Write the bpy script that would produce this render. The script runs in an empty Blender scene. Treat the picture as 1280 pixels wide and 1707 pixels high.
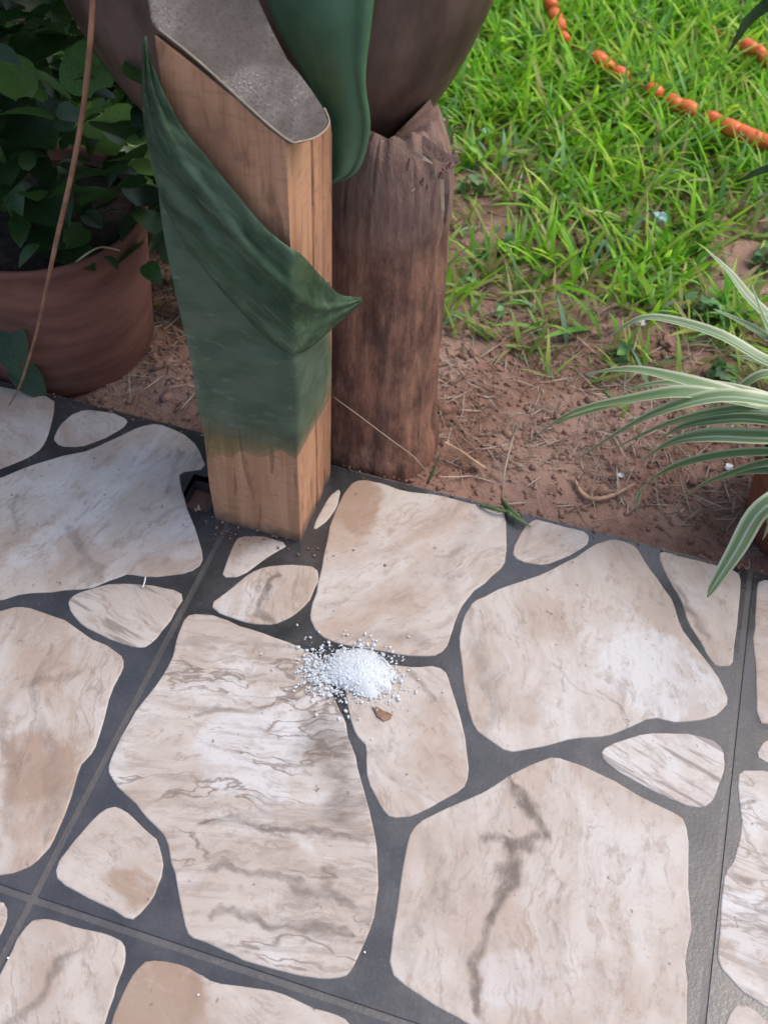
import bpy, bmesh, math, random
import numpy as np
from mathutils import Vector, Matrix, noise

random.seed(7)
RNG = np.random.default_rng(11)
SC = bpy.context.scene
COL = SC.collection
R = math.radians

# ---------------------------------------------------------------- camera
# world: X runs along the porch edge, Y runs from the porch out to the garden, Z up, metres; porch floor top = 0
CAM_H = 1.0
FPX, PW, PH = 1825.25, 1280.0, 1707.0
PITCH, ROLL, YAW = 0.871, -0.0587, -0.2507


def cam_axes():
    cp, sp, cr, sr = math.cos(PITCH), math.sin(PITCH), math.cos(ROLL), math.sin(ROLL)
    f = Vector((0, cp, -sp)); r0 = Vector((1, 0, 0)); d0 = Vector((0, -sp, -cp))
    r = r0 * cr + d0 * sr
    d = -r0 * sr + d0 * cr
    T = Matrix.Rotation(-YAW, 3, 'Z')
    return T @ r, T @ d, T @ f


CR, CD, CF = cam_axes()
cam = bpy.data.cameras.new('camera')
cam_o = bpy.data.objects.new('camera', cam)
COL.objects.link(cam_o)
m = Matrix((CR, -CD, -CF)).transposed().to_4x4()
m.translation = (0, 0, CAM_H)
cam_o.matrix_world = m
cam.sensor_fit = 'VERTICAL'
cam.sensor_height = 24.0
cam.sensor_width = 18.0
cam.lens = FPX / PH * 24.0
cam.clip_start = 0.02
cam.clip_end = 400
cam.dof.use_dof = True
cam.dof.focus_distance = 1.12
cam.dof.aperture_fstop = 5.0
SC.camera = cam_o

# ---------------------------------------------------------------- world, sun, exposure
SUN_EL, SUN_AZ = R(58), R(60)          # azimuth from +Y towards +X
w = bpy.data.worlds.new('World'); SC.world = w; w.use_nodes = True
nt = w.node_tree
bg = nt.nodes['Background']
sky = nt.nodes.new('ShaderNodeTexSky')
sky.sky_type = 'NISHITA'; sky.sun_disc = False
sky.sun_elevation = SUN_EL; sky.sun_rotation = SUN_AZ
sky.air_density = 1.0; sky.dust_density = 4.0; sky.ozone_density = 1.0
nt.links.new(sky.outputs[0], bg.inputs[0])
bg.inputs[1].default_value = 0.15
sun = bpy.data.lights.new('sun', 'SUN'); sun.energy = 0.5; sun.angle = R(24); sun.color = (1, 0.94, 0.86)
so = bpy.data.objects.new('sun', sun); COL.objects.link(so)
sd = Vector((math.sin(SUN_AZ) * math.cos(SUN_EL), math.cos(SUN_AZ) * math.cos(SUN_EL), math.sin(SUN_EL)))
so.rotation_euler = sd.to_track_quat('Z', 'Y').to_euler()
so.location = sd * 8
SC.view_settings.view_transform = 'Standard'
SC.view_settings.look = 'None'
SC.view_settings.gamma = 1
SC.view_settings.use_curve_mapping = False
SC.view_settings.exposure = 0.7


# ---------------------------------------------------------------- helpers
def ray(x, y):
    return (CR * ((x - PW / 2) / FPX) + CD * ((y - PH / 2) / FPX) + CF).normalized()


def onz(x, y, z=0.0):
    d = ray(x, y); return d * ((z - CAM_H) / d.z) + Vector((0, 0, CAM_H))


def onv(x, y, v):
    d = ray(x, y); return d * (v / d.y) + Vector((0, 0, CAM_H))


def onplane(x, y, p, n):
    d = ray(x, y); c = Vector((0, 0, CAM_H)); return c + d * ((p - c).dot(n) / d.dot(n))


def obj(name, verts, faces, mat, parent=None, smooth=False, loc=None):
    me = bpy.data.meshes.new(name)
    me.from_pydata([tuple(v) for v in verts], [], faces)
    me.update()
    if smooth:
        me.polygons.foreach_set('use_smooth', [True] * len(me.polygons))
    if mat: me.materials.append(mat)
    o = bpy.data.objects.new(name, me)
    COL.objects.link(o)
    if loc is not None: o.location = loc
    if parent: o.parent = parent
    return o


def from_bm(name, bm, mat, parent=None, smooth=False, loc=None):
    bmesh.ops.recalc_face_normals(bm, faces=bm.faces)
    me = bpy.data.meshes.new(name); bm.to_mesh(me); bm.free()
    if smooth: me.polygons.foreach_set('use_smooth', [True] * len(me.polygons))
    if mat: me.materials.append(mat)
    o = bpy.data.objects.new(name, me); COL.objects.link(o)
    if loc is not None: o.location = loc
    if parent: o.parent = parent
    return o


def tag(o, label=None, cat=None, group=None, kind=None):
    if label: o['label'] = label
    if cat: o['category'] = cat
    if group: o['group'] = group
    if kind: o['kind'] = kind
    return o


def empty(name, loc, label, cat, group=None):
    o = bpy.data.objects.new(name, None); COL.objects.link(o); o.location = loc
    o.empty_display_size = 0.03
    return tag(o, label, cat, group)


def np_mesh(name, V, F, mat, parent=None, colors=None, smooth=True):
    """V (n,3), F (m,4) quads or (m,3)"""
    me = bpy.data.meshes.new(name)
    V = np.asarray(V, np.float32); F = np.asarray(F, np.int32)
    k = F.shape[1]
    me.vertices.add(len(V)); me.vertices.foreach_set('co', V.ravel())
    me.loops.add(F.size); me.loops.foreach_set('vertex_index', F.ravel())
    me.polygons.add(len(F)); me.polygons.foreach_set('loop_start', np.arange(0, F.size, k, dtype=np.int32))
    me.update(calc_edges=True); me.validate()
    if smooth: me.polygons.foreach_set('use_smooth', np.ones(len(me.polygons), bool))
    if colors is not None:
        at = me.color_attributes.new('tint', 'FLOAT_COLOR', 'POINT')
        at.data.foreach_set('color', np.asarray(colors, np.float32).ravel())
    if mat: me.materials.append(mat)
    o = bpy.data.objects.new(name, me); COL.objects.link(o)
    if parent: o.parent = parent
    return o


def tube(name, pts, rad, mat, parent=None, sides=6, steps=4):
    """smooth tube through points; rad a number or a list"""
    P = [Vector(p) for p in pts]; n = len(P)
    rr = rad if isinstance(rad, (list, tuple)) else [rad] * n
    C, W = [], []
    for i in range(n - 1):
        p0, p1, p2, p3 = P[max(i - 1, 0)], P[i], P[i + 1], P[min(i + 2, n - 1)]
        for s in range(steps):
            t = s / steps
            C.append(0.5 * ((2 * p1) + (p2 - p0) * t + (2 * p0 - 5 * p1 + 4 * p2 - p3) * t * t + (3 * p1 - p0 - 3 * p2 + p3) * t ** 3))
            W.append(rr[i] * (1 - t) + rr[i + 1] * t)
    C.append(P[-1]); W.append(rr[-1])
    V, F = [], []
    up = Vector((0.3, 0.2, 0.93))
    for i, c in enumerate(C):
        t = (C[min(i + 1, len(C) - 1)] - C[max(i - 1, 0)]).normalized()
        a = t.cross(up)
        if a.length < 1e-3: a = t.cross(Vector((1, 0, 0)))
        a.normalize(); b = t.cross(a)
        for k in range(sides):
            q = 2 * math.pi * k / sides
            V.append(c + (a * math.cos(q) + b * math.sin(q)) * W[i])
    for i in range(len(C) - 1):
        for k in range(sides):
            k2 = (k + 1) % sides
            F.append((i * sides + k, i * sides + k2, (i + 1) * sides + k2, (i + 1) * sides + k))
    F.append(tuple(range(sides))[::-1]); F.append(tuple((len(C) - 1) * sides + k for k in range(sides)))
    return obj(name, V, F, mat, parent, smooth=True)


# ---------------------------------------------------------------- materials
class NT:
    def __init__(s, name):
        s.m = bpy.data.materials.new(name); s.m.use_nodes = True
        s.t = s.m.node_tree; s.t.nodes.clear()
        s.out = s.n('ShaderNodeOutputMaterial')

    def n(s, ty, **kw):
        nd = s.t.nodes.new(ty)
        for k, v in kw.items():
            if k.startswith('i_'):
                nd.inputs[k[2:].replace('_', ' ')].default_value = v
            else:
                setattr(nd, k, v)
        return nd

    def l(s, a, b): s.t.links.new(a, b)

    def math(s, op, a, b=None, c=None, clamp=False):
        nd = s.n('ShaderNodeMath', operation=op, use_clamp=clamp)
        for i, v in enumerate((a, b, c)):
            if v is None: continue
            if isinstance(v, (int, float)): nd.inputs[i].default_value = v
            else: s.l(v, nd.inputs[i])
        return nd.outputs[0]

    def ramp(s, fac, lo, hi, a=0.0, b=1.0, smooth=True):
        nd = s.n('ShaderNodeMapRange')
        nd.interpolation_type = 'SMOOTHSTEP' if smooth else 'LINEAR'
        for k, v in (('From Min', lo), ('From Max', hi), ('To Min', a), ('To Max', b)):
            nd.inputs[k].default_value = v
        s.l(fac, nd.inputs['Value'])
        return nd.outputs['Result']

    def mix(s, fac, a, b):
        nd = s.n('ShaderNodeMix', data_type='RGBA')
        for i, v in ((0, fac), (6, a), (7, b)):
            if isinstance(v, (int, float)): nd.inputs[i].default_value = v
            elif isinstance(v, (tuple, list)): nd.inputs[i].default_value = (*v, 1.0) if len(v) == 3 else v
            else: s.l(v, nd.inputs[i])
        return nd.outputs[2]

    def noise(s, vec, scale, detail=4.0, rough=0.55, dist=0.0):
        nd = s.n('ShaderNodeTexNoise'); nd.inputs['Scale'].default_value = scale
        nd.inputs['Detail'].default_value = detail; nd.inputs['Roughness'].default_value = rough
        nd.inputs['Distortion'].default_value = dist
        if vec is not None: s.l(vec, nd.inputs['Vector'])
        return nd.outputs[0]

    def prop(s, name, vec=False):
        nd = s.n('ShaderNodeAttribute', attribute_type='OBJECT', attribute_name=name)
        return nd.outputs['Vector'] if vec else nd.outputs['Fac']

    def principled(s, color, rough, bump=None, bump_s=0.2, bump_d=0.002, **kw):
        p = s.n('ShaderNodeBsdfPrincipled')
        if isinstance(color, (tuple, list)): p.inputs['Base Color'].default_value = (*color, 1.0)
        else: s.l(color, p.inputs['Base Color'])
        if isinstance(rough, (int, float)): p.inputs['Roughness'].default_value = rough
        else: s.l(rough, p.inputs['Roughness'])
        for k, v in kw.items(): p.inputs[k.replace('_', ' ')].default_value = v
        if bump is not None:
            b = s.n('ShaderNodeBump'); b.inputs['Strength'].default_value = bump_s; b.inputs['Distance'].default_value = bump_d
            s.l(bump, b.inputs['Height']); s.l(b.outputs[0], p.inputs['Normal'])
        return p

    def done(s, sh):
        s.l(sh.outputs[0] if hasattr(sh, 'outputs') else sh, s.out.inputs[0]); return s.m


def objco(t):
    return t.n('ShaderNodeTexCoord').outputs['Object']


def mapped(t, vec, scale=(1, 1, 1), loc=(0, 0, 0), rot=(0, 0, 0)):
    nd = t.n('ShaderNodeMapping')
    nd.inputs['Scale'].default_value = scale; nd.inputs['Location'].default_value = loc; nd.inputs['Rotation'].default_value = rot
    t.l(vec, nd.inputs['Vector']); return nd.outputs[0]


def mat_stone():
    t = NT('glazed_stone_print')
    co = objco(t)
    add = t.n('ShaderNodeVectorMath', operation='ADD'); t.l(co, add.inputs[0]); t.l(t.prop('seed', True), add.inputs[1])
    rot = t.n('ShaderNodeVectorRotate', rotation_type='Z_AXIS'); t.l(add.outputs[0], rot.inputs['Vector']); t.l(t.prop('rot'), rot.inputs['Angle'])
    v0 = rot.outputs[0]
    # warp
    wn = t.n('ShaderNodeTexNoise'); wn.inputs['Scale'].default_value = 9; wn.inputs['Detail'].default_value = 6
    t.l(v0, wn.inputs['Vector'])
    sub = t.n('ShaderNodeVectorMath', operation='SUBTRACT'); t.l(wn.outputs['Color'], sub.inputs[0]); sub.inputs[1].default_value = (.5, .5, .5)
    sc = t.n('ShaderNodeVectorMath', operation='SCALE'); t.l(sub.outputs[0], sc.inputs[0]); sc.inputs['Scale'].default_value = 0.07
    ad2 = t.n('ShaderNodeVectorMath', operation='ADD'); t.l(v0, ad2.inputs[0]); t.l(sc.outputs[0], ad2.inputs[1])
    v = ad2.outputs[0]
    st = mapped(t, v, (0.22, 1.0, 1.0))
    st2 = mapped(t, v, (0.45, 1.0, 1.0), (3.1, 1.7, 0))
    big = t.noise(mapped(t, v, (0.6, 1, 1)), 11, 4, .6)
    fine = t.noise(st2, 75, 8, .75)
    grain = t.noise(v0, 210, 5, .7)
    lay = t.noise(st, 26, 5, .6)
    mott = t.noise(mapped(t, v, (.75, 1, 1), (5, 3, 2)), 30, 7, .72)
    # cream with beige and pale zones
    fb = t.math('MULTIPLY', t.ramp(big, .42, .62), t.math('ADD', t.prop('brown'), 0.15), clamp=True)
    c = t.mix(fb, (.53, .48, .432), (.42, .325, .258))
    pale = t.math('MULTIPLY', t.ramp(t.noise(mapped(t, v, (.7, 1, 1), (7, 2, 0)), 10, 5, .6), .49, .6), t.math('ADD', t.prop('pale'), 0.1), clamp=True)
    c = t.mix(pale, c, (.60, .575, .55))
    # one patch and one light zone (x, y, radius), one band (x, y, angle) given per stone
    def sepd(vec):
        s = t.n('ShaderNodeSeparateXYZ'); t.l(vec, s.inputs[0]); return s.outputs
    wco = t.n('ShaderNodeVectorMath', operation='ADD'); t.l(co, wco.inputs[0])
    sc2 = t.n('ShaderNodeVectorMath', operation='SCALE'); t.l(sub.outputs[0], sc2.inputs[0]); sc2.inputs['Scale'].default_value = 0.13
    t.l(sc2.outputs[0], wco.inputs[1])
    for pn, an, colr, soft in (('patch', 'patch_amt', (.355, .25, .185), .007), ('light', 'light_amt', (.60, .59, .585), .003)):
        X = sepd(t.prop(pn, True))
        cxy = t.n('ShaderNodeCombineXYZ'); t.l(X[0], cxy.inputs[0]); t.l(X[1], cxy.inputs[1])
        flat = t.n('ShaderNodeVectorMath', operation='MULTIPLY'); t.l(wco.outputs[0], flat.inputs[0]); flat.inputs[1].default_value = (1, 1, 0)
        ds = t.n('ShaderNodeVectorMath', operation='DISTANCE'); t.l(flat.outputs[0], ds.inputs[0]); t.l(cxy.outputs[0], ds.inputs[1])
        q = t.math('ADD', t.math('SUBTRACT', ds.outputs['Value'], X[2]), t.math('MULTIPLY', t.math('SUBTRACT', mott, .5), .05))
        k = t.math('MULTIPLY', t.ramp(q, -.010, soft, 1.0, 0.0), t.prop(an), clamp=True)
        c = t.mix(k, c, colr)
    c = t.mix(t.math('MULTIPLY', t.ramp(lay, .46, .64), 0.42), c, (.38, .295, .235))
    c = t.mix(t.math('MULTIPLY', t.ramp(mott, .5, .68), 0.42), c, (.345, .275, .23))
    c = t.mix(t.math('MULTIPLY', t.ramp(mott, .46, .3), 0.35), c, (.57, .54, .515))
    c = t.mix(t.math('MULTIPLY', t.ramp(fine, .52, .64), 0.5), c, (.30, .225, .18))
    c = t.mix(t.math('MULTIPLY', t.ramp(grain, .55, .75), 0.3), c, (.25, .19, .16))
    # thin dark cracks : contour lines of stretched noises
    def lines(scale, seedloc, width, stretch):
        n_ = t.noise(mapped(t, v, (stretch, 1, 1), seedloc), scale, 4, .55)
        d = t.math('ABSOLUTE', t.math('SUBTRACT', n_, .5))
        return t.math('SUBTRACT', 1.0, t.ramp(d, 0.0, width), clamp=True)
    l1 = lines(9, (1, 5, 0), .010, .35)
    l2 = lines(19, (4, 9, 0), .016, .2)
    br = t.ramp(t.noise(mapped(t, v, (.5, 1, 1), (9, 9, 0)), 14, 3, .6), .42, .6)
    ln = t.math('MULTIPLY', t.math('MAXIMUM', l1, l2), br)
    ln = t.math('MULTIPLY', ln, t.math('ADD', t.prop('vein'), .15), clamp=True)
    ln = t.math('MULTIPLY', ln, t.ramp(fine, .25, .5))
    c = t.mix(t.math('MULTIPLY', ln, .7), c, (.17, .125, .10))
    hair = t.math('MULTIPLY', lines(34, (6, 2, 0), .03, .12), t.ramp(t.noise(mapped(t, v, (.5, 1, 1), (3, 3, 8)), 18, 4, .6), .47, .6))
    c = t.mix(t.math('MULTIPLY', hair, .38), c, (.27, .19, .14))
    # fine parallel streaks of the slate-like prints
    sk = t.noise(mapped(t, v0, (.07, 1, 1), (2, 6, 3)), 75, 4, .6)
    skm = t.ramp(t.noise(mapped(t, v0, (.35, 1, 1), (8, 1, 3)), 40, 3, .6), .40, .52)
    c = t.mix(t.math('MULTIPLY', t.math('MULTIPLY', t.ramp(sk, .52, .59), skm), t.prop('streak'), clamp=True), c, (.14, .11, .095))
    # smoky grey clouds
    g = t.math('MULTIPLY', t.ramp(t.noise(mapped(t, v, (.4, 1, 1), (2, 8, 1)), 16, 8, .75), .52, .68), t.prop('grey'), clamp=True)
    c = t.mix(g, c, (.21, .18, .16))
    dots = t.math('MULTIPLY', t.ramp(t.noise(v0, 95, 3, .6), .68, .74), .7)
    c = t.mix(dots, c, (.15, .11, .09))
    lc = sepd(wco.outputs[0])
    wig = t.math('MULTIPLY', t.math('SUBTRACT', mott, .5), .6)
    for bi in range(1, 6):        # dark printed seams : (x, y, angle) and (half length, half width, strength)
        pp = sepd(t.prop('band%d' % bi, True)); qq = sepd(t.prop('band%d_s' % bi, True))
        dx = t.math('SUBTRACT', lc[0], pp[0]); dy = t.math('SUBTRACT', lc[1], pp[1])
        sn, cs = t.math('SINE', pp[2]), t.math('COSINE', pp[2])
        dist = t.math('ABSOLUTE', t.math('SUBTRACT', t.math('MULTIPLY', dx, sn), t.math('MULTIPLY', dy, cs)))
        along = t.math('ABSOLUTE', t.math('ADD', t.math('MULTIPLY', dx, cs), t.math('MULTIPLY', dy, sn)))
        over = t.math('MAXIMUM', t.math('SUBTRACT', along, qq[0]), 0)
        dd = t.math('DIVIDE', t.math('ADD', dist, t.math('MULTIPLY', over, .7)), t.math('MAXIMUM', qq[1], .0005))
        dd = t.math('ADD', dd, t.math('MULTIPLY', wig, 2.4))
        k = t.math('MULTIPLY', t.math('MULTIPLY', t.ramp(dd, .1, 1.0, 1.0, 0.0), qq[2]), t.ramp(fine, .3, .6, .4, 1), clamp=True)
        c = t.mix(k, c, (.15, .12, .10))
    rg = t.ramp(fine, .2, .8, .38, .56)
    p = t.principled(c, rg, t.math('SUBTRACT', fine, t.math('MULTIPLY', ln, .8)), .22, .0012, Specular_IOR_Level=.32)
    return t.done(p)


def mat_mortar(name, c1, c2, rough=.38, bs=.25):
    t = NT(name); co = objco(t)
    a = t.noise(co, 22, 5, .6); b = t.noise(co, 260, 3, .6)
    c = t.mix(t.ramp(a, .35, .68), c1, c2)
    c = t.mix(t.math('MULTIPLY', t.ramp(b, .55, .75), .35), c, tuple(x * 2.2 for x in c2))
    return t.done(t.principled(c, t.ramp(a, .3, .7, rough - .05, rough + .12), b, bs, .001, Specular_IOR_Level=.9))


def mat_wood():
    t = NT('planed_wood'); co = objco(t)
    n = t.noise(mapped(t, co, (1, 1, .06)), 95, 5, .6, .4)
    big = t.noise(mapped(t, co, (1, 1, .35)), 13, 4, .6)
    saw = t.noise(mapped(t, co, (.25, .25, 1), (1, 2, 3), (.5, .35, 0)), 130, 3, .6)
    c = t.mix(t.ramp(n, .35, .68), (.52, .285, .165), (.40, .2, .11))
    c = t.mix(t.math('MULTIPLY', t.ramp(big, .45, .66), .7), c, (.24, .115, .065))
    kn = t.noise(mapped(t, co, (1, 1, .12), (4, 2, 1)), 55, 3, .6, 1.2)
    c = t.mix(t.math('MULTIPLY', t.ramp(kn, .56, .66), .6), c, (.15, .07, .045))
    c = t.mix(t.math('MULTIPLY', t.ramp(t.noise(co, 190, 3, .7), .62, .72), .5), c, (.12, .08, .06))
    c = t.mix(t.math('MULTIPLY', t.ramp(saw, .52, .7), .3), c, (.2, .105, .06))
    # damp grime at the foot (a stain, not shade)
    z = t.n('ShaderNodeSeparateXYZ'); t.l(co, z.inputs[0])
    zz = t.math('ADD', z.outputs[2], t.math('MULTIPLY', t.math('SUBTRACT', t.noise(co, 40, 4), .5), .05))
    c = t.mix(t.ramp(zz, .0, .022, .7, 0.0), c, (.07, .05, .045))
    return t.done(t.principled(c, .62, t.math('ADD', n, t.math('MULTIPLY', saw, .5)), .35, .0015))


def mat_slab():
    t = NT('weathered_grey_wood'); co = objco(t)
    n = t.noise(co, 300, 4, .75); b = t.noise(mapped(t, co, (1, .4, 1)), 26, 5, .6); s = t.noise(co, 640, 2, .5)
    c = t.mix(t.ramp(b, .35, .65), (.085, .072, .064), (.155, .137, .127))
    c = t.mix(t.math('MULTIPLY', t.ramp(n, .48, .66), .75), c, (.05, .04, .035))
    c = t.mix(t.math('MULTIPLY', t.ramp(s, .58, .7), t.ramp(b, .46, .62)), c, (.36, .34, .335))
    return t.done(t.principled(c, .85, n, .7, .002))


def mat_leaf(name, c1, c2, rough=.42, trans=.25, vein=True, streak=90, spec=.5):
    t = NT(name); co = objco(t)
    n = t.noise(co, 24, 4, .6); f = t.noise(mapped(t, co, (1, 1, .12)), streak, 4, .6)
    c = t.mix(t.ramp(n, .35, .68), c1, c2)
    c = t.mix(t.math('MULTIPLY', t.ramp(f, .55, .75), .35), c, tuple(min(1, x * 1.9 + .01) for x in c2))
    p = t.principled(c, rough, f, .25, .001, Specular_IOR_Level=spec)
    tr = t.n('ShaderNodeBsdfTranslucent'); t.l(c, tr.inputs[0])
    mx = t.n('ShaderNodeMixShader'); mx.inputs[0].default_value = trans
    t.l(p.outputs[0], mx.inputs[1]); t.l(tr.outputs[0], mx.inputs[2])
    return t.done(mx)


def mat_tint(name, rough=.5, trans=.4, spec=.35):
    t = NT(name)
    a = t.n('ShaderNodeAttribute', attribute_name='tint')
    p = t.principled((1, 1, 1), rough, Specular_IOR_Level=spec); t.l(a.outputs['Color'], p.inputs['Base Color'])
    tr = t.n('ShaderNodeBsdfTranslucent'); t.l(a.outputs['Color'], tr.inputs[0])
    mx = t.n('ShaderNodeMixShader'); mx.inputs[0].default_value = trans
    t.l(p.outputs[0], mx.inputs[1]); t.l(tr.outputs[0], mx.inputs[2])
    return t.done(mx)


def mat_simple(name, c1, c2, scale=30, rough=.7, bump=.3, bd=.002, stretch=(1, 1, 1), detail=5, **kw):
    t = NT(name); co = mapped(t, objco(t), stretch)
    n = t.noise(co, scale, detail, .6)
    c = t.mix(t.ramp(n, .34, .68), c1, c2)
    return t.done(t.principled(c, rough, n, bump, bd, **kw))


def mat_soil():
    t = NT('red_soil'); co = objco(t)
    a = t.noise(co, 7, 5, .6); b = t.noise(co, 60, 6, .7); d = t.noise(co, 260, 3, .6)
    c = t.mix(t.ramp(a, .36, .64), (.235, .13, .095), (.36, .235, .185))
    c = t.mix(t.math('MULTIPLY', t.ramp(b, .5, .7), .7), c, (.14, .082, .062))
    c = t.mix(t.math('MULTIPLY', t.ramp(d, .58, .7), .5), c, (.33, .27, .235))
    # leaf mould lying on the ground a few metres off reads green-brown
    z = t.n('ShaderNodeSeparateXYZ'); t.l(co, z.inputs[0])
    far = t.math('MULTIPLY', t.ramp(z.outputs[1], 3.2, 4.6), t.ramp(t.noise(co, 3, 6, .7), .3, .5))
    c = t.mix(far, c, (.07, .13, .03))
    return t.done(t.principled(c, .95, t.math('ADD', b, t.math('MULTIPLY', d, .4)), .8, .006, Specular_IOR_Level=.15))


def mat_log():
    t = NT('stripped_trunk'); co = objco(t)
    n = t.noise(mapped(t, co, (1, 1, .16)), 60, 6, .65); b = t.noise(mapped(t, co, (1, 1, .55)), 24, 7, .72)
    q = t.noise(mapped(t, co, (1, 1, .3), (3, 1, 5)), 26, 4, .6)
    c = t.mix(t.ramp(b, .36, .62), (.12, .055, .038), (.30, .15, .098))
    c = t.mix(t.math('MULTIPLY', t.ramp(n, .48, .7), .75), c, (.06, .034, .028))
    c = t.mix(t.math('MULTIPLY', t.ramp(q, .58, .72), .7), c, (.36, .215, .15))
    z = t.n('ShaderNodeSeparateXYZ'); t.l(co, z.inputs[0])
    c = t.mix(t.ramp(t.math('ADD', z.outputs[2], t.math('MULTIPLY', b, .09)), .325, .40, 0, .6), c, (.19, .135, .115))
    return t.done(t.principled(c, .75, t.math('ADD', n, b), .9, .006))


def mat_sheer():
    """thin green cloth : the wood shows through a little"""
    t = NT('sheer_green_cloth'); co = objco(t)
    n = t.noise(mapped(t, co, (1, 1, 1.6)), 26, 5, .6); f = t.noise(mapped(t, co, (.35, .35, 1)), 170, 3, .6)
    c = t.mix(t.ramp(n, .35, .68), (.055, .1, .062), (.10, .165, .11))
    c = t.mix(t.math('MULTIPLY', t.ramp(f, .56, .72), .4), c, (.2, .26, .22))
    p = t.principled(c, .6, f, .3, .001)
    tr = t.n('ShaderNodeBsdfTransparent'); tr.inputs[0].default_value = (.82, .9, .78, 1)
    z = t.n('ShaderNodeSeparateXYZ'); t.l(co, z.inputs[0])
    zz = t.math('ADD', z.outputs[2], t.math('MULTIPLY', t.math('SUBTRACT', n, .5), .05))
    k = t.math('ADD', t.ramp(zz, .105, .20, .96, .16), t.math('MULTIPLY', t.ramp(n, .4, .7), .16), clamp=True)
    mx = t.n('ShaderNodeMixShader'); t.l(k, mx.inputs[0]); t.l(p.outputs[0], mx.inputs[1]); t.l(tr.outputs[0], mx.inputs[2])
    return t.done(mx)


def mat_spider():
    """leaf with pale margins : the leaf's u runs across (0..1)"""
    t = NT('striped_leaf')
    uv = t.n('ShaderNodeUVMap'); uv.uv_map = 'UVMap'
    s = t.n('ShaderNodeSeparateXYZ'); t.l(uv.outputs[0], s.inputs[0])
    nz = t.noise(mapped(t, uv.outputs[0], (30, 2.2, 1)), 1, 3, .6)
    d = t.math('ABSOLUTE', t.math('SUBTRACT', s.outputs[0], .5))
    d = t.math('ADD', d, t.math('MULTIPLY', t.math('SUBTRACT', nz, .5), .1))
    c = t.mix(t.ramp(d, .30, .42), t.mix(t.ramp(nz, .35, .7), (.13, .24, .08), (.28, .38, .2)), (.58, .64, .45))
    mid = t.math('MULTIPLY', t.ramp(d, .03, .09, 1, 0), t.prop('pale'), clamp=True)  # pale midline: the leaf's sheen painted into its colour
    c = t.mix(mid, c, (.5, .58, .5))
    tip = t.ramp(t.math('ADD', s.outputs[1], t.math('MULTIPLY', nz, .02)), .975, .995)
    c = t.mix(t.math('MULTIPLY', tip, t.prop('dry')), c, (.09, .045, .025))
    p = t.principled(c, .33, nz, .2, .0008)
    tr = t.n('ShaderNodeBsdfTranslucent'); t.l(c, tr.inputs[0])
    mx = t.n('ShaderNodeMixShader'); mx.inputs[0].default_value = .25
    t.l(p.outputs[0], mx.inputs[1]); t.l(tr.outputs[0], mx.inputs[2])
    return t.done(mx)


def mat_salt():
    t = NT('white_granules'); co = objco(t)
    p = t.principled((.90, .95, .985), .4, t.noise(co, 700, 2), .4, .001)
    tr = t.n('ShaderNodeBsdfTranslucent'); tr.inputs[0].default_value = (.95, .97, .98, 1)
    mx = t.n('ShaderNodeMixShader'); mx.inputs[0].default_value = .45
    t.l(p.outputs[0], mx.inputs[1]); t.l(tr.outputs[0], mx.inputs[2])
    return t.done(mx)


STONE = mat_stone()
MORTAR = mat_mortar('dark_mortar', (.034, .035, .037), (.056, .056, .059), .18, .16)
GROUT = mat_mortar('grey_grout', (.062, .059, .058), (.09, .085, .083), .42, .4)
WOOD = mat_wood()
SLAB = mat_slab()
SOIL = mat_soil()
LOG = mat_log()
SHEER = mat_sheer()
def mat_fold():
    t = NT('green_cloth_fold'); co = objco(t)
    rot = mapped(t, co, (1, 1, 1), (0, 0, 0), (0, R(-42), 0))
    n = t.noise(co, 20, 5, .6); f = t.noise(mapped(t, rot, (.08, 1, 1)), 130, 5, .65); g = t.noise(mapped(t, rot, (.15, 1, 1), (3, 0, 1)), 34, 5, .6)
    c = t.mix(t.ramp(n, .35, .68), (.034, .068, .036), (.07, .125, .07))
    c = t.mix(t.math('MULTIPLY', t.ramp(g, .5, .64), .45), c, (.12, .19, .125))
    c = t.mix(t.math('MULTIPLY', t.ramp(f, .56, .7), .4), c, (.2, .27, .2))
    p = t.principled(c, .62, t.math('ADD', f, g), .5, .002, Specular_IOR_Level=.3)
    tr = t.n('ShaderNodeBsdfTransparent'); tr.inputs[0].default_value = (.62, .8, .55, 1)
    mx = t.n('ShaderNodeMixShader'); t.l(t.ramp(g, .36, .62, .38, .06), mx.inputs[0])
    t.l(p.outputs[0], mx.inputs[1]); t.l(tr.outputs[0], mx.inputs[2])
    return t.done(mx)


WRAP = mat_fold() or mat_leaf('dark_green_cloth', (.034, .068, .036), (.075, .13, .075), .6, .12, streak=150, spec=.3)
BIGLEAF = mat_leaf('blue_green_leaf', (.065, .16, .085), (.095, .21, .12), .42, .2, streak=40)
TINT = mat_tint('grass_blades', .42, .5)
DRY = mat_tint('dry_straw', .8, .15)
FOL = mat_tint('foliage', .35, .3, .5)
SPIDER = mat_spider()
SALT = mat_salt()
BOWL = mat_simple('brown_clay', (.058, .034, .026), (.155, .10, .08), 16, .48, .5, .003, (1, 1, .4), 8)
TERRA = mat_simple('terracotta', (.2, .062, .038), (.3, .105, .062), 22, .7, .3, .002, (1, 1, .35))
DARKPOT = mat_simple('old_brown_terracotta', (.12, .046, .033), (.25, .11, .08), 9, .8, .4, .003, (.6, .6, 2.2), 8)
POTSOIL = mat_simple('potting_soil', (.012, .009, .008), (.04, .028, .022), 80, 1, .8, .006)
PLASTER = mat_simple('plaster', (.5, .47, .43), (.58, .55, .5), 12, .85, .1)
ROOFM = mat_simple('roof_boards', (.22, .16, .12), (.3, .22, .16), 14, .8, .3, .002, (.2, 3, 1))
TWIG = mat_simple('dry_twig', (.3, .17, .1), (.5, .33, .22), 60, .8, .4)
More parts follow.
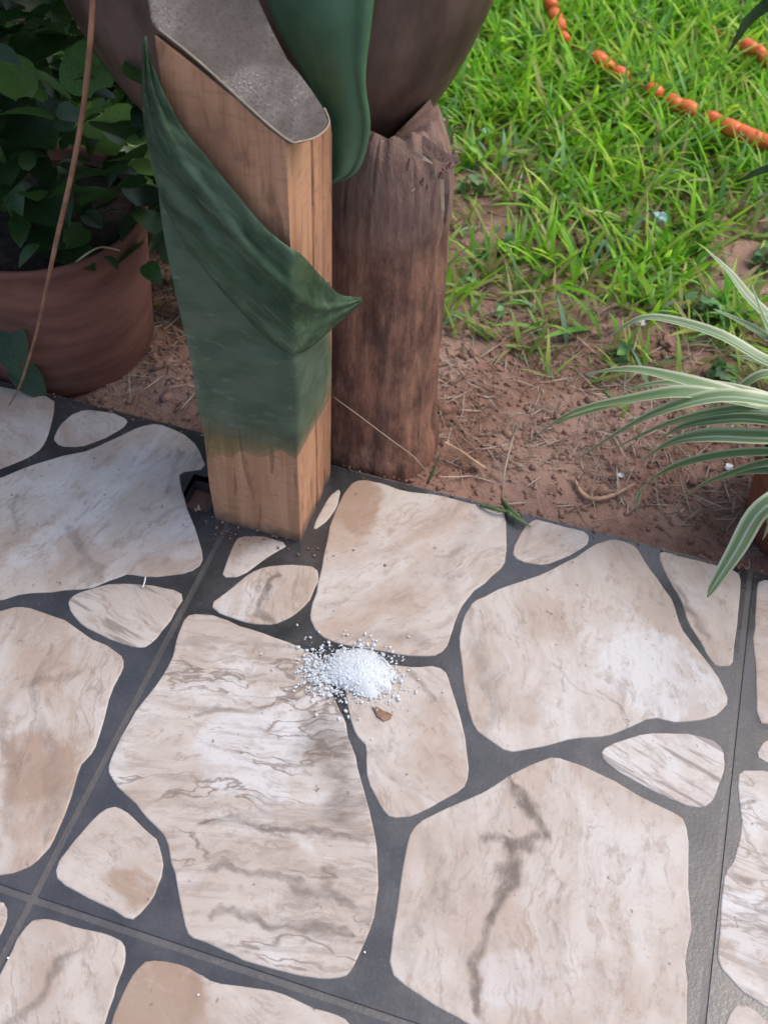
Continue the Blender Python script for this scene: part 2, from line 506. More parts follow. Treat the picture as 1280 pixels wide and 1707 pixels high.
VINE = mat_simple('reddish_vine', (.22, .105, .06), (.36, .19, .11), 50, .6, .3)
PALESTEM = mat_simple('pale_fibre', (.3, .24, .17), (.42, .34, .25), 50, .8, .2)
ORANGE = mat_simple('orange_plastic', (.78, .12, .03), (.88, .22, .06), 25, .35, .1)
CORD = mat_simple('orange_cord', (.6, .2, .06), (.7, .3, .1), 60, .8, .2)
WHITE = mat_simple('white_scrap', (.82, .84, .84), (.9, .9, .9), 40, .5, .2)
BLUEW = mat_simple('pale_blue_scrap', (.36, .62, .72), (.62, .8, .85), 60, .4, .3)
GREENSTEM = mat_simple('green_stem', (.05, .1, .03), (.1, .17, .05), 60, .5, .2)
FLAKE = mat_simple('brown_flake', (.2, .11, .075), (.32, .19, .13), 120, .8, .4)

# ================================================================= SETTING
EDGE = 0.871                      # porch edge (y)
JU0, JV0, TS = -0.3774, 0.2731, 0.598   # tile joints and tile size
SOILZ = -0.032

# ---- ground : one sheet, fine near the porch, coarse far out
def graded(lo, hi, f0, f1, step, grow=1.35):
    a = list(np.arange(f0, f1 + 1e-6, step)); s = step; x = f1
    while x < hi: s *= grow; x += s; a.append(x)
    s = step; x = f0
    while x > lo: s *= grow; x -= s; a.insert(0, x)
    return a


def ground_h(x, y):
    n1 = noise.noise((x * 3.1, y * 3.1, 0.3)) * .012
    n2 = noise.noise((x * 14, y * 14, 1.3)) * .008
    n3 = noise.noise((x * 34, y * 34, 2.3)) * .005
    k = 1.0 if 0.3 < y < 5 else .4
    h = SOILZ + (n1 + n2 + n3) * k
    if y < EDGE + .03: h = min(h, SOILZ + .006)
    return h


gx = graded(-70, 70, -1.3, 1.0, .0125); gy = graded(-70, 70, .84, 2.5, .0125)
GV = [(x, y, ground_h(x, y)) for y in gy for x in gx]
nx = len(gx)
GF = [(j * nx + i, j * nx + i + 1, (j + 1) * nx + i + 1, (j + 1) * nx + i) for j in range(len(gy) - 1) for i in range(nx - 1)]
soil = np_mesh('soil', GV, GF, SOIL); soil['kind'] = 'structure'


# ---- porch floor : base slab with grout, tiles on it, stones on each tile
def slab_mesh(us, vs, z0, z1, hole=None, bevel=0):
    """box grid; the cell (1,1) is left open when hole is given"""
    bm = bmesh.new()
    if hole:
        us = [us[0], hole[0], hole[1], us[1]]; vs = [vs[0], hole[2], hole[3], vs[1]]
    g = {}
    for i, u in enumerate(us):
        for j, v in enumerate(vs):
            for k, z in enumerate((z0, z1)): g[i, j, k] = bm.verts.new((u, v, z))
    nu, nv = len(us) - 1, len(vs) - 1
    full = {(i, j) for i in range(nu) for j in range(nv)} - ({(1, 1)} if hole else set())
    for (i, j) in full:
        bm.faces.new((g[i, j, 1], g[i + 1, j, 1], g[i + 1, j + 1, 1], g[i, j + 1, 1]))
        bm.faces.new((g[i, j, 0], g[i, j + 1, 0], g[i + 1, j + 1, 0], g[i + 1, j, 0]))
        for (di, dj, a, b) in ((-1, 0, (i, j), (i, j + 1)), (1, 0, (i + 1, j), (i + 1, j + 1)), (0, -1, (i, j), (i + 1, j)), (0, 1, (i, j + 1), (i + 1, j + 1))):
            if (i + di, j + dj) not in full:
                bm.faces.new((g[a[0], a[1], 0], g[b[0], b[1], 0], g[b[0], b[1], 1], g[a[0], a[1], 1]))
    return bm


HOLE = (-0.446, -0.406, 0.748, 0.800)
U0, U1, V0 = JU0 - 2 * TS, JU0 + 3 * TS, JV0 - 3 * TS
floor = from_bm('porch_floor', slab_mesh((U0, U1), (V0, EDGE - .002), -.14, -.0016, HOLE), GROUT)
floor['kind'] = 'structure'
GAP = .0036
tiles = {}
for i in range(-2, 3):
    for j in range(-3, 1):
        a, b = JU0 + i * TS, JU0 + (i + 1) * TS
        c, d = JV0 + j * TS, JV0 + (j + 1) * TS
        if j == 0: d = EDGE - .005 + GAP
        h = HOLE if (i, j) == (-1, 0) else None
        bm = slab_mesh((a + GAP, b - GAP), (c + GAP, d - GAP), -.012, 0.0, h)
        tiles[i, j] = from_bm('floor_tile', bm, MORTAR, floor)

ST = {}
ST['a1'] = [(-160, 640), (-30, 640), (39, 652), (92, 662), (90, 692), (79, 729), (72, 746), (50, 762), (0, 782), (-160, 840)]
ST['a2'] = [(89, 731), (100, 710), (116, 694), (143, 683), (186, 688), (215, 700), (206, 714), (170, 733), (135, 745), (100, 744)]
ST['a3'] = [(0, 799), (50, 777), (93, 764), (155, 750), (193, 731), (232, 712), (263, 706), (302, 721), (330, 745), (345, 782), (298, 787), (303, 812), (309, 841), (329, 888), (340, 928), (336, 940), (317, 955), (248, 963), (217, 957), (193, 965), (147, 982), (97, 986), (39, 990), (0, 1002), (-170, 1020), (-170, 850)]
ST['a4'] = [(112, 1003), (128, 990), (174, 976), (217, 973), (267, 978), (298, 986), (306, 996), (302, 1007), (278, 1044), (255, 1071), (240, 1082), (217, 1077), (174, 1063), (139, 1044), (120, 1021)]
ST['a5'] = [(0, 1020), (23, 1013), (43, 1012), (77, 1023), (116, 1038), (147, 1061), (186, 1081), (207, 1098), (205, 1116), (186, 1154), (170, 1215), (157, 1252), (131, 1282), (124, 1318), (103, 1370), (88, 1406), (57, 1442), (26, 1455), (0, 1459), (-160, 1490), (-180, 1250), (-150, 1025)]
ST['a6'] = [(89, 1457), (103, 1430), (131, 1394), (150, 1371), (173, 1354), (186, 1345), (197, 1344), (217, 1357), (242, 1383), (265, 1404), (273, 1437), (268, 1468), (255, 1499), (227, 1532), (216, 1534), (180, 1514), (139, 1494), (103, 1471)]
ST['a7'] = [(-10, 1650), (26, 1571), (46, 1540), (62, 1532), (88, 1532), (129, 1548), (180, 1556), (206, 1571), (210, 1582), (209, 1612), (191, 1654), (178, 1695), (158, 1770), (-60, 1770)]
ST['a8'] = [(0, 1502), (9, 1509), (15, 1523), (12, 1538), (0, 1561), (-45, 1610), (-130, 1600), (-110, 1500)]
ST['a9'] = [(186, 1702), (206, 1654), (227, 1618), (247, 1603), (268, 1600), (309, 1610), (335, 1625), (356, 1638), (412, 1646), (464, 1654), (515, 1677), (557, 1690), (580, 1702), (592, 1730), (585, 1810), (160, 1810)]
ST['b1'] = [(310, 1029), (320, 1025), (352, 1025), (373, 1032), (408, 1047), (450, 1060), (488, 1075), (520, 1088), (545, 1105), (552, 1150), (564, 1180), (572, 1200), (583, 1237), (593, 1267), (613, 1339), (626, 1406), (631, 1442), (630, 1489), (621, 1540), (603, 1582), (583, 1623), (572, 1629), (541, 1632), (490, 1625), (412, 1602), (381, 1589), (351, 1574), (317, 1561), (309, 1540), (299, 1499), (289, 1447), (278, 1401), (268, 1386), (242, 1357), (222, 1336), (191, 1306), (179, 1285), (182, 1272), (208, 1220), (232, 1178), (267, 1135), (286, 1104), (296, 1061)]
ST['b2'] = [(350, 1009), (383, 984), (418, 955), (441, 945), (480, 942), (517, 943), (531, 952), (529, 975), (513, 1006), (490, 1026), (466, 1038), (456, 1043), (418, 1040), (371, 1026)]
ST['b3'] = [(369, 963), (378, 938), (391, 903), (400, 896), (430, 893), (484, 907), (445, 929), (402, 962)]
ST['b4'] = [(517, 1030), (519, 1014), (529, 983), (539, 936), (548, 885), (560, 850), (576, 819), (587, 805), (603, 800), (642, 807), (669, 819), (732, 822), (791, 833), (837, 846), (842, 858), (843, 932), (839, 944), (814, 967), (783, 991), (767, 1014), (755, 1046), (748, 1073), (732, 1091), (716, 1096), (673, 1092), (611, 1083), (564, 1073), (535, 1061), (525, 1049)]
ST['b5'] = [(568, 814), (562, 846), (547, 868), (522, 886), (527, 868), (548, 828)]
ST['b6'] = [(852, 918), (871, 882), (890, 866), (912, 868), (950, 879), (976, 887), (982, 896), (976, 909), (942, 931), (909, 943), (875, 939), (856, 929)]
ST['b7'] = [(800, 999), (837, 980), (912, 955), (950, 935), (987, 910), (1021, 897), (1044, 899), (1059, 912), (1077, 942), (1100, 972), (1122, 1006), (1132, 1044), (1156, 1077), (1194, 1126), (1209, 1156), (1213, 1171), (1197, 1190), (1175, 1199), (1130, 1205), (1085, 1197), (1044, 1214), (1010, 1229), (957, 1231), (897, 1246), (856, 1255), (834, 1248), (800, 1224), (790, 1215), (779, 1178), (769, 1124), (765, 1073), (771, 1030), (788, 1003)]
ST['b8'] = [(1094, 927), (1100, 919), (1122, 917), (1175, 930), (1220, 944), (1234, 961), (1233, 999), (1228, 1036), (1224, 1070), (1219, 1111), (1194, 1111), (1179, 1096), (1167, 1070), (1145, 1040), (1134, 999), (1115, 971)]
ST['c1'] = [(1300, 959), (1265, 967), (1260, 984), (1257, 1040), (1254, 1070), (1258, 1115), (1260, 1207), (1300, 1207), (1390, 1190), (1400, 1010)]
ST['c2'] = [(1259, 1260), (1273, 1236), (1290, 1228), (1400, 1222), (1420, 1310), (1330, 1300), (1280, 1274)]
ST['c3'] = [(1228, 1285), (1280, 1286), (1400, 1325), (1430, 1500), (1410, 1690), (1280, 1681), (1267, 1672), (1233, 1650), (1205, 1622), (1194, 1596), (1193, 1586), (1199, 1550), (1202, 1503), (1208, 1455), (1224, 1433), (1236, 1379), (1229, 1319)]
ST['c4'] = [(1200, 1725), (1219, 1681), (1233, 1673), (1252, 1681), (1280, 1705), (1330, 1770), (1190, 1790)]
ST['b9'] = [(1000, 1250), (1025, 1237), (1077, 1222), (1137, 1222), (1182, 1231), (1205, 1248), (1207, 1280), (1197, 1310), (1186, 1336), (1171, 1349), (1137, 1342), (1085, 1317), (1040, 1295), (1006, 1269)]
ST['d1'] = [(572, 1112), (620, 1106), (666, 1109), (690, 1114), (728, 1110), (741, 1118), (748, 1135), (763, 1186), (777, 1241), (781, 1290), (778, 1308), (770, 1315), (722, 1343), (690, 1361), (650, 1365), (637, 1349), (613, 1301), (609, 1262), (614, 1245), (591, 1225), (584, 1196), (574, 1150)]
ST['d2'] = [(648, 1620), (658, 1540), (669, 1455), (680, 1397), (693, 1375), (754, 1343), (812, 1317), (855, 1290), (897, 1269), (924, 1262), (961, 1272), (1009, 1296), (1078, 1333), (1131, 1359), (1144, 1370), (1147, 1412), (1147, 1497), (1153, 1540), (1142, 1593), (1144, 1651), (1142, 1707), (1138, 1790), (900, 1780), (775, 1705), (733, 1681), (685, 1652)]

# look of each print (b7's light zone is painted glare): rot (degrees, direction of the layering), brown, pale, vein, grey, patch / light / band in photo pixels
LOOK = {
    'a1': dict(rot=20, brown=.8), 'a2': dict(rot=40, brown=.9, vein=.2), 'a3': dict(bands=[(120, 885, 142, 965, 30, 0.5), (30, 810, 20, 870, 36, 0.4), (290, 770, 300, 830, 24, 0.35)], rot=-70, brown=.6, pale=.7, patch=(120, 930, .03, .35)),
    'a4': dict(rot=14, brown=.1, pale=.8, vein=.2, streak=.6), 'a5': dict(bands=[(95, 1090, 85, 1400, 34, 0.3), (20, 1150, 15, 1420, 40, 0.25), (150, 1110, 60, 1130, 26, 0.4)], rot=78, brown=.75, pale=.35, vein=.25, patch=(60, 1290, .04, .9)),
    'a6': dict(rot=10, brown=.35, pale=.3, patch=(238, 1470, .026, .9)), 'a7': dict(bands=[(95, 1590, 15, 1690, 30, 0.6)], rot=50, brown=.45, vein=.4, patch=(55, 1620, .02, .5)),
    'a8': dict(rot=0, brown=.3), 'a9': dict(bands=[(340, 1640, 300, 1707, 40, 0.2)], rot=15, brown=.5, patch=(262, 1660, .05, 1.0)),
    'b1': dict(bands=[(548, 1215, 600, 1350, 95, 0.7), (295, 1388, 610, 1402, 22, 0.75), (300, 1468, 625, 1490, 20, 0.7), (315, 1528, 610, 1548, 22, 0.7), (330, 1200, 560, 1150, 18, 0.55)], rot=-14, brown=.3, pale=.85, vein=1.0, grey=.6, streak=.22, light=(440, 1270, .06, .8)),
    'b2': dict(bands=[(445, 955, 463, 1030, 18, 0.8)], rot=70, brown=.5, vein=.4, light=(425, 990, .025, .55), patch=(500, 975, .025, .35)), 'b3': dict(rot=20, brown=.9, vein=.2, patch=(425, 905, .025, .9)),
    'b4': dict(bands=[(790, 880, 760, 990, 50, 0.25), (600, 1070, 720, 1080, 40, 0.35)], rot=-50, brown=.7, pale=.25, vein=.1, patch=(600, 835, .042, 1.0)), 'b5': dict(rot=0, brown=.6),
    'b6': dict(bands=[(870, 920, 905, 880, 20, 0.35)], rot=-45, brown=.9, pale=.1), 'b7': dict(bands=[(800, 1030, 812, 1190, 50, 0.4), (1000, 1150, 1012, 1222, 14, 0.5), (930, 1120, 985, 1170, 14, 0.3)], rot=75, brown=.55, pale=.5, vein=.1, light=(1090, 1140, .055, .9)),  # light on b7 puts the floor's glare into the stone colour
    'b8': dict(bands=[(1108, 935, 1180, 1060, 24, 0.6)], rot=62, brown=.6, pale=.5, vein=.2), 'b9': dict(rot=17, brown=.1, pale=.8, vein=.2, streak=.6),
    'c1': dict(rot=0, brown=.6), 'c2': dict(rot=0, brown=.4), 'c3': dict(bands=[(1220, 1340, 1275, 1338, 12, 0.8), (1225, 1440, 1275, 1445, 20, 0.5)], rot=5, brown=.2, pale=.7, vein=.6, grey=.2, streak=.35, light=(1260, 1540, .045, .9)), 'c4': dict(rot=30, brown=.3),
    'd1': dict(bands=[(680, 1140, 715, 1195, 18, 0.5), (640, 1240, 720, 1300, 30, 0.25)], rot=40, brown=.75, pale=.2, vein=.25), 'd2': dict(bands=[(852, 1322, 872, 1385, 36, 1.0), (868, 1392, 800, 1412, 26, 0.9), (800, 1405, 815, 1500, 32, 0.9), (808, 1490, 785, 1690, 34, 0.85), (720, 1400, 700, 1600, 40, 0.25)], rot=82, brown=.5, pale=.35, vein=.25, grey=.15, light=(850, 1640, .03, .4)),
}


def smooth_poly(P, it=1, q=.2):
    for _ in range(it):
        out = []
        for i in range(len(P)):
            a, b = P[i], P[(i + 1) % len(P)]
            if (b - a).length < .012:
                out.append((a + b) / 2) if False else out.append(a.lerp(b, .5))
            else:
                out += [a.lerp(b, q), a.lerp(b, 1 - q)]
        P = out
    return P


def add_stone(P, look, tile):
    """P: world xy polygon -> a thin plate with a sloped rim, origin at its middle"""
    c = sum(P, Vector((0, 0))) / len(P)
    P = smooth_poly([p - c for p in P])
    area = sum(P[i].x * P[(i + 1) % len(P)].y - P[(i + 1) % len(P)].x * P[i].y for i in range(len(P)))
    if area < 0: P = P[::-1]
    n = len(P)
    wob = random.uniform(0, 90)
    P = [p + Vector((noise.noise((p.x * 70, p.y * 70, wob)), noise.noise((p.x * 70, p.y * 70, wob + 9)))) * .0016 for p in P]
    H = .0013
    outs, mids, ins = [], [], []
    for i in range(n):
        t = (P[(i + 1) % n] - P[i - 1]).normalized(); nn = Vector((t.y, -t.x))
        outs.append(P[i] + nn * .0006); mids.append(P[i] - nn * .0003); ins.append(P[i] - nn * .0013)
    V = [(p.x, p.y, -.001) for p in outs] + [(p.x, p.y, H * .72) for p in mids] + [(p.x, p.y, H) for p in ins]
    F = []
    for k in (0, 1):
        for i in range(n):
            j = (i + 1) % n
            F.append((k * n + i, k * n + j, (k + 1) * n + j, (k + 1) * n + i))
    F.append(tuple(2 * n + i for i in range(n)))
    o = obj('stone', V, F, STONE, tile, loc=(c.x, c.y, 0))
    o['rot'] = R(look.get('rot', random.uniform(-90, 90)))
    o['seed'] = (random.uniform(-20, 20), random.uniform(-20, 20), random.uniform(-20, 20))
    for k in ('brown', 'pale', 'vein', 'grey', 'streak'): o[k] = float(look.get(k, 0))
    for k in ('patch', 'light'):
        if k in look:
            x, y, r, amt = look[k]; q = onz(x, y) - Vector((c.x, c.y, 0))
            o[k] = (q.x, q.y, r); o[k + '_amt'] = float(amt)
    for k, (x0, y0, x1, y1, wpx, amt) in enumerate(look.get('bands', ())):
        q0, q1 = onz(x0, y0) - Vector((c.x, c.y, 0)), onz(x1, y1) - Vector((c.x, c.y, 0))
        q = (q0 + q1) / 2; d = q1 - q0
        o['band%d' % (k + 1)] = (q.x, q.y, math.atan2(d.y, d.x))
        o['band%d_s' % (k + 1)] = (d.length / 2, wpx * .0006 * .5, float(amt))
    return o


SEEN = []
for k, px in ST.items():
    P = [onz(*p).to_2d() for p in px]
    P = [Vector((p.x, min(p.y, EDGE - .009))) for p in P]
    c = sum(P, Vector((0, 0))) / len(P)
    key = (max(-2, min(2, math.floor((c.x - JU0) / TS))), max(-3, min(0, math.floor((c.y - JV0) / TS))))
    SEEN.append(P)
    add_stone(P, LOOK[k], tiles[key])
    # the stones stay on their own tile


def clip(P, a, n):
    """keep the side where (p-a).n <= 0"""
    out = []
    for i in range(len(P)):
        p, q = P[i], P[(i + 1) % len(P)]
        dp, dq = (p - a).dot(n), (q - a).dot(n)
        if dp <= 0: out.append(p)
        if dp * dq < 0: out.append(p.lerp(q, dp / (dp - dq)))
    return out


# stones past the frame : Voronoi cells that leave the seen ones alone
def inside(p, P):
    r = False
    for i in range(len(P)):
        a, b = P[i], P[i - 1]
        if (a.y > p.y) != (b.y > p.y) and p.x < (b.x - a.x) * (p.y - a.y) / (b.y - a.y) + a.x: r = not r
    return r


dense = []
for P in SEEN:
    for i in range(len(P)):
        a, b = P[i], P[(i + 1) % len(P)]
        m_ = max(1, int((b - a).length / .02))
        dense += [a.lerp(b, k / m_) for k in range(m_)]
seeds = []
tries = 0
while tries < 9000:
    tries += 1
    p = Vector((random.uniform(U0 + .03, U1 - .03), random.uniform(V0 + .6, EDGE - .03)))
    if min((p - q).length for q in dense) < .055: continue
    if any(inside(p, P) for P in SEEN): continue
    if any((p - q).length < (.13 if random.random() < .7 else .085) for q in seeds): continue
    px = CR.dot(p.to_3d() - Vector((0, 0, 1))), CD.dot(p.to_3d() - Vector((0, 0, 1))), CF.dot(p.to_3d() - Vector((0, 0, 1)))
    sx, sy = 640 + FPX * px[0] / px[2], 853.5 + FPX * px[1] / px[2]
    if px[2] > 0 and -40 < sx < 1320 and -40 < sy < 1745: continue
    seeds.append(p)
for p in seeds:
    i, j = max(-2, min(2, math.floor((p.x - JU0) / TS))), max(-3, min(0, math.floor((p.y - JV0) / TS)))
    a, b, c, d = JU0 + i * TS + .014, JU0 + (i + 1) * TS - .014, JV0 + j * TS + .014, min(JV0 + (j + 1) * TS, EDGE) - .014
    P = [Vector((a, c)), Vector((b, c)), Vector((b, d)), Vector((a, d))]
    for q in seeds + dense:
        if q is p or (q - p).length > .5: continue
        n_ = (q - p); L = n_.length; n_ = n_ / L
        off = .008 if q in seeds else -L * .5 + .018
        mid = p + n_ * (L / 2 - off) if q in seeds else p + n_ * (L - .018)
        P = clip(P, mid, n_)
        if len(P) < 3: break
    if len(P) < 3: continue
    ar = abs(sum(P[k].x * P[(k + 1) % len(P)].y - P[(k + 1) % len(P)].x * P[k].y for k in range(len(P)))) / 2
    if ar < .0012: continue
    add_stone(P, dict(brown=random.uniform(.1, .8), pale=random.uniform(0, .6), vein=random.choice((0, .2, .9)), grey=random.choice((0, 0, .4))), tiles[i, j])

# pale broken edge and chips round the hole beside the post
def chip(name, px, z0, z1, mat, parent=None):
    P = [onz(*p, z1) for p in px]; c = sum(P, Vector()) / len(P)
    n = len(P)
    V = [(p.x - c.x, p.y - c.y, z0) for p in P] + [((p.x - c.x) * .9, (p.y - c.y) * .9, z1 + random.uniform(-.0006, .0006)) for p in P]
    F = [(i, (i + 1) % n, n + (i + 1) % n, n + i) for i in range(n)] + [tuple(range(n, 2 * n)), tuple(range(n))[::-1]]
    return obj(name, V, F, mat, parent, loc=(c.x, c.y, 0))


# ================================================================= OBJECTS
# ---- square wooden post
pu0, pu1, pv0, pv1 = -.395, -.2876, .7405, .852
def ptop(u, v): return .5839 - .606 * (u + .394) - .45 * (v - .741)
bm = bmesh.new()
# the right-hand side has two long checks (drying cracks) cut into it
side = [pv0, pv0 + .055, pv0 + .058, pv0 + .061, pv0 + .083, pv0 + .086, pv0 + .089, pv1]
dep = [0, 0, .004, 0, 0, .0025, 0, 0]
ring = [(pu0, pv0)] + [(pu1 - dd, v) for v, dd in zip(side, dep)] + [(pu0, pv1)]
zs = [0.0, .06, .14, .22, .3, .38, .46, None]
rows = []
for z in zs:
    row = []
    for (u, v) in ring:
        zz = (ptop(u, v) if z is None else z)
        du = noise.noise((u * 20, v * 20, zz * 9)) * .0012
        row.append(bm.verts.new((u + du, v + du, zz)))
    rows.append(row)
for r_ in range(len(rows) - 1):
    for i in range(len(ring)):
        j = (i + 1) % len(ring)
        bm.faces.new((rows[r_][i], rows[r_][j], rows[r_ + 1][j], rows[r_ + 1][i]))
bm.faces.new(rows[-1]); bm.faces.new(rows[0][::-1])
bm.edges.ensure_lookup_table()
be = [e for e in bm.edges if {round(v.co.x, 2) for v in e.verts} and abs(e.verts[0].co.x - e.verts[1].co.x) < .004 and abs(e.verts[0].co.y - e.verts[1].co.y) < .004
      and any(abs(e.verts[0].co.x - a) < .003 and abs(e.verts[0].co.y - b) < .003 for a, b in ((pu0, pv0), (pu1, pv0), (pu0, pv1), (pu1, pv1)))]
bmesh.ops.bevel(bm, geom=be, offset=.0035, segments=2, affect='EDGES', profile=.6)
post = from_bm('wooden_post', bm, WOOD)
tag(post, 'square brown wooden post with a slanted top, standing at the corner of the tiled floor', 'post')

# ---- weathered slab across the post's top
sp = [(238, -60), (246, -20), (254, 32), (264, 48), (330, 101), (400, 165), (450, 210), (485, 236), (500, 236), (522, 231), (540, 219), (549, 203), (540, 180), (522, 152), (500, 122), (480, 98), (455, 50), (432, 0), (418, -40), (410, -60)]
FL, FR = onv(258, 58, .737), onv(485, 236, .737)
UP = onv(430, 0, .835)
nS = (FR - FL).cross(UP - FL).normalized()
if nS.z < 0: nS = -nS
top = [onplane(x, y, FL, nS) for x, y in sp]
cS = sum(top, Vector()) / len(top)
n = len(top)
V, F = [], []
for ring_, (k, ins) in enumerate(((-.0045, .0008), (-.001, 0.0), (0, .0012))):
    for i in range(n):
        t = (top[(i + 1) % n] - top[i - 1]).normalized(); nn = t.cross(nS)
        V.append(top[i] + nS * k - nn * ins * (1 if (top[i] - cS).dot(nn) > 0 else -1) - cS)
for k in (0, 1):
    for i in range(n):
        j = (i + 1) % n
        F.append((k * n + i, k * n + j, (k + 1) * n + j, (k + 1) * n + i))
F.append(tuple(range(2 * n, 3 * n))); F.append(tuple(range(n))[::-1])
slab = obj('grey_sheet', V, F, SLAB, loc=cS)
tag(slab, 'thin grainy grey sheet with rounded end and pale hem over the slanted post top', 'sheet')
tube('hem', [top[k] - cS + nS * .0002 for k in range(3, 13)], .0009, PALESTEM, slab, 5, 3)


# ---- green cloth wound round the post
def spline(P, t):
    """Catmull-Rom on pixel points, t in 0..1"""
    n = len(P) - 1; s = min(t * n, n - 1e-6); i = int(s); f = s - i
    p0, p1, p2, p3 = (Vector(P[max(i - 1, 0)]), Vector(P[i]), Vector(P[i + 1]), Vector(P[min(i + 2, n)]))
    return .5 * (2 * p1 + (p2 - p0) * f + (2 * p0 - 5 * p1 + 4 * p2 - p3) * f * f + (3 * p1 - p0 - 3 * p2 + p3) * f ** 3)


def sheet(name, up, low, vfun, mat, parent=None, nu=48, nv=18, thick=.0016):
    V, F = [], []
    for i in range(nu + 1):
        a, b = spline(up, i / nu), spline(low, i / nu)
        for j in range(nv + 1):
            w_ = j / nv
            p = a.lerp(b, w_)
            V.append(onv(p.x, p.y, vfun(p.x, p.y, i / nu, w_)))
    for i in range(nu):
        for j in range(nv):
            q = i * (nv + 1) + j
            F.append((q, q + 1, q + nv + 2, q + nv + 1))
    o = obj(name, V, F, mat, parent, smooth=True)
    md = o.modifiers.new('thickness', 'SOLIDIFY'); md.thickness = thick; md.offset = 0
    return o


def v_wrap(base):
    def f(x, y, t, w_):
        v = pv0 - base
        # folds that run along the cloth
        v -= .007 * math.exp(-((w_ - .30 - .12 * t) / .07) ** 2) * (1 - .5 * abs(2 * t - 1))
        v -= .004 * math.exp(-((w_ - .72) / .12) ** 2)
        v -= .0035 * math.sin(math.pi * w_)
        v += .003 * noise.noise((x / 45 + y / 60, (y - x) / 26, 3.1)) + .0016 * noise.noise((x / 22 + y / 30, (y - x) / 11, 9.1))
        v -= .003 * math.exp(-((w_ - .5 + .15 * t) / .035) ** 2) * (t > .15)
        if x > 488: v += min((x - 488) / 60, 2) * .055
        if x < 270: v += (270 - x) / 30 * .012
        return v
    return f


under_up = [(243, 95), (252, 180), (300, 285), (372, 380), (440, 440), (500, 470), (549, 520)]
under_low = [(249, 95), (268, 280), (296, 500), (322, 650), (347, 764), (420, 772), (499, 748), (548, 668)]


def v_under(x, y, t, w_):
    # follows the post's two faces a few millimetres off
    vf = pv0 - .0045 + .0012 * noise.noise((x / 30, y / 45, 7.7)) - .0015 * math.exp(-((y - 600 + (x - 400) * .05) / 8) ** 2)
    d = ray(x, y)
    if d.x / d.y * vf < pu1 + .003: 
        return vf
    return (pu1 + .0045) / (d.x / d.y)


# lower layer : two smooth panels, one per face of the post
def panel(name, rows, vf, mat, parent=None, nx_=20, ny_=24):
    """rows: list of (left px, right px) from top to bottom"""
    V, F = [], []
    for j in range(ny_ + 1):
        s = j / ny_
        a, b = spline([r_[0] for r_ in rows], s), spline([r_[1] for r_ in rows], s)
        for i in range(nx_ + 1):
            p = a.lerp(b, i / nx_); V.append(vf(p.x, p.y))
    for j in range(ny_):
        for i in range(nx_):
            q = j * (nx_ + 1) + i
            F.append((q, q + 1, q + nx_ + 2, q + nx_ + 1))
    return obj(name, V, F, mat, parent, smooth=True)


cloth = empty('green_cloth', (-.34, .735, .0), 'dark green cloth wound round the wooden post, its corner pointing right', 'cloth')


def place(o):
    o.matrix_parent_inverse = Matrix.Translation(-Vector(cloth.location)); return o


def f_left(x, y):
    k = .005 + .002 * noise.noise((x / 40, y / 22, 7.7)) + .0035 * math.exp(-((y - 598 - (x - 330) * .03) / 9) ** 2) + .0022 * math.exp(-((y - 668 + (x - 330) * .12) / 8) ** 2) + .0018 * math.exp(-((y - 715 - (x - 400) * .1) / 7) ** 2)
    return onv(x, y, pv0 - k)


def f_right(x, y):
    k = .005 + .0012 * noise.noise((x / 18, y / 30, 1.7))
    d = ray(x, y); t_ = (pu1 + k) / d.x
    return d * t_ + Vector((0, 0, CAM_H))


def round_panel():
    """one sheet: across the left face, round the corner and over the right face"""
    L = [((262, 300), (489, 470)), ((275, 400), (491, 520)), ((300, 520), (494, 590)), ((318, 600), (496, 640)), ((330, 680), (498, 700)), ((346, 762), (499, 756))]
    Rr = [((489, 470), (550, 470)), ((491, 520), (550, 520)), ((494, 590), (552, 585)), ((496, 640), (553, 620)), ((498, 700), (551, 655)), ((499, 756), (549, 665))]
    V, F = [], []
    ny_, n1, n2 = 30, 22, 9
    for j in range(ny_ + 1):
        s = j / ny_
        a, b = spline([r_[0] for r_ in L], s), spline([r_[1] for r_ in L], s)
        c_, d_ = spline([r_[0] for r_ in Rr], s), spline([r_[1] for r_ in Rr], s)
        hem = max(0, s - .9) * 10
        for i in range(n1):
            p = a.lerp(b, i / n1); p = p + Vector((0, hem * 22 * noise.noise((p.x / 30, 4, 4)))); V.append(f_left(p.x, p.y))
        for i in range(n2 + 1):
            p = c_.lerp(d_, i / n2)
            if i == 0:
                q = f_left(p.x, p.y); V.append(Vector((pu1 + .004, pv0 - .004, q.z)))
            else: V.append(f_right(p.x, p.y))
    m_ = n1 + n2 + 1
    for j in range(ny_):
        for i in range(m_ - 1):
            q = j * m_ + i
            F.append((q, q + 1, q + m_ + 1, q + m_))
    return V, F


V, F = round_panel()
lower = place(obj('cloth_wrap', V, F, SHEER, cloth, smooth=True))
up = [(243, 60), (258, 118), (300, 205), (350, 268), (412, 345), (462, 398), (502, 425), (536, 462), (565, 490), (602, 496)]
low = [(239, 66), (240, 190), (262, 305), (300, 392), (355, 465), (405, 522), (455, 572), (500, 588), (556, 545), (603, 504)]
fold = place(sheet('cloth_fold', up, low, v_wrap(.010), WRAP, cloth, 60, 22))

# ---- trunk stump behind the post
LC = Vector((-.262, .958)); LR = .0765
def bowl_under(u, v):
    q = 1 - ((u + .4205) / .25) ** 2 - ((v - 1.04) / .16) ** 2
    return .655 - .378 * math.sqrt(q) if q > 0 else 9


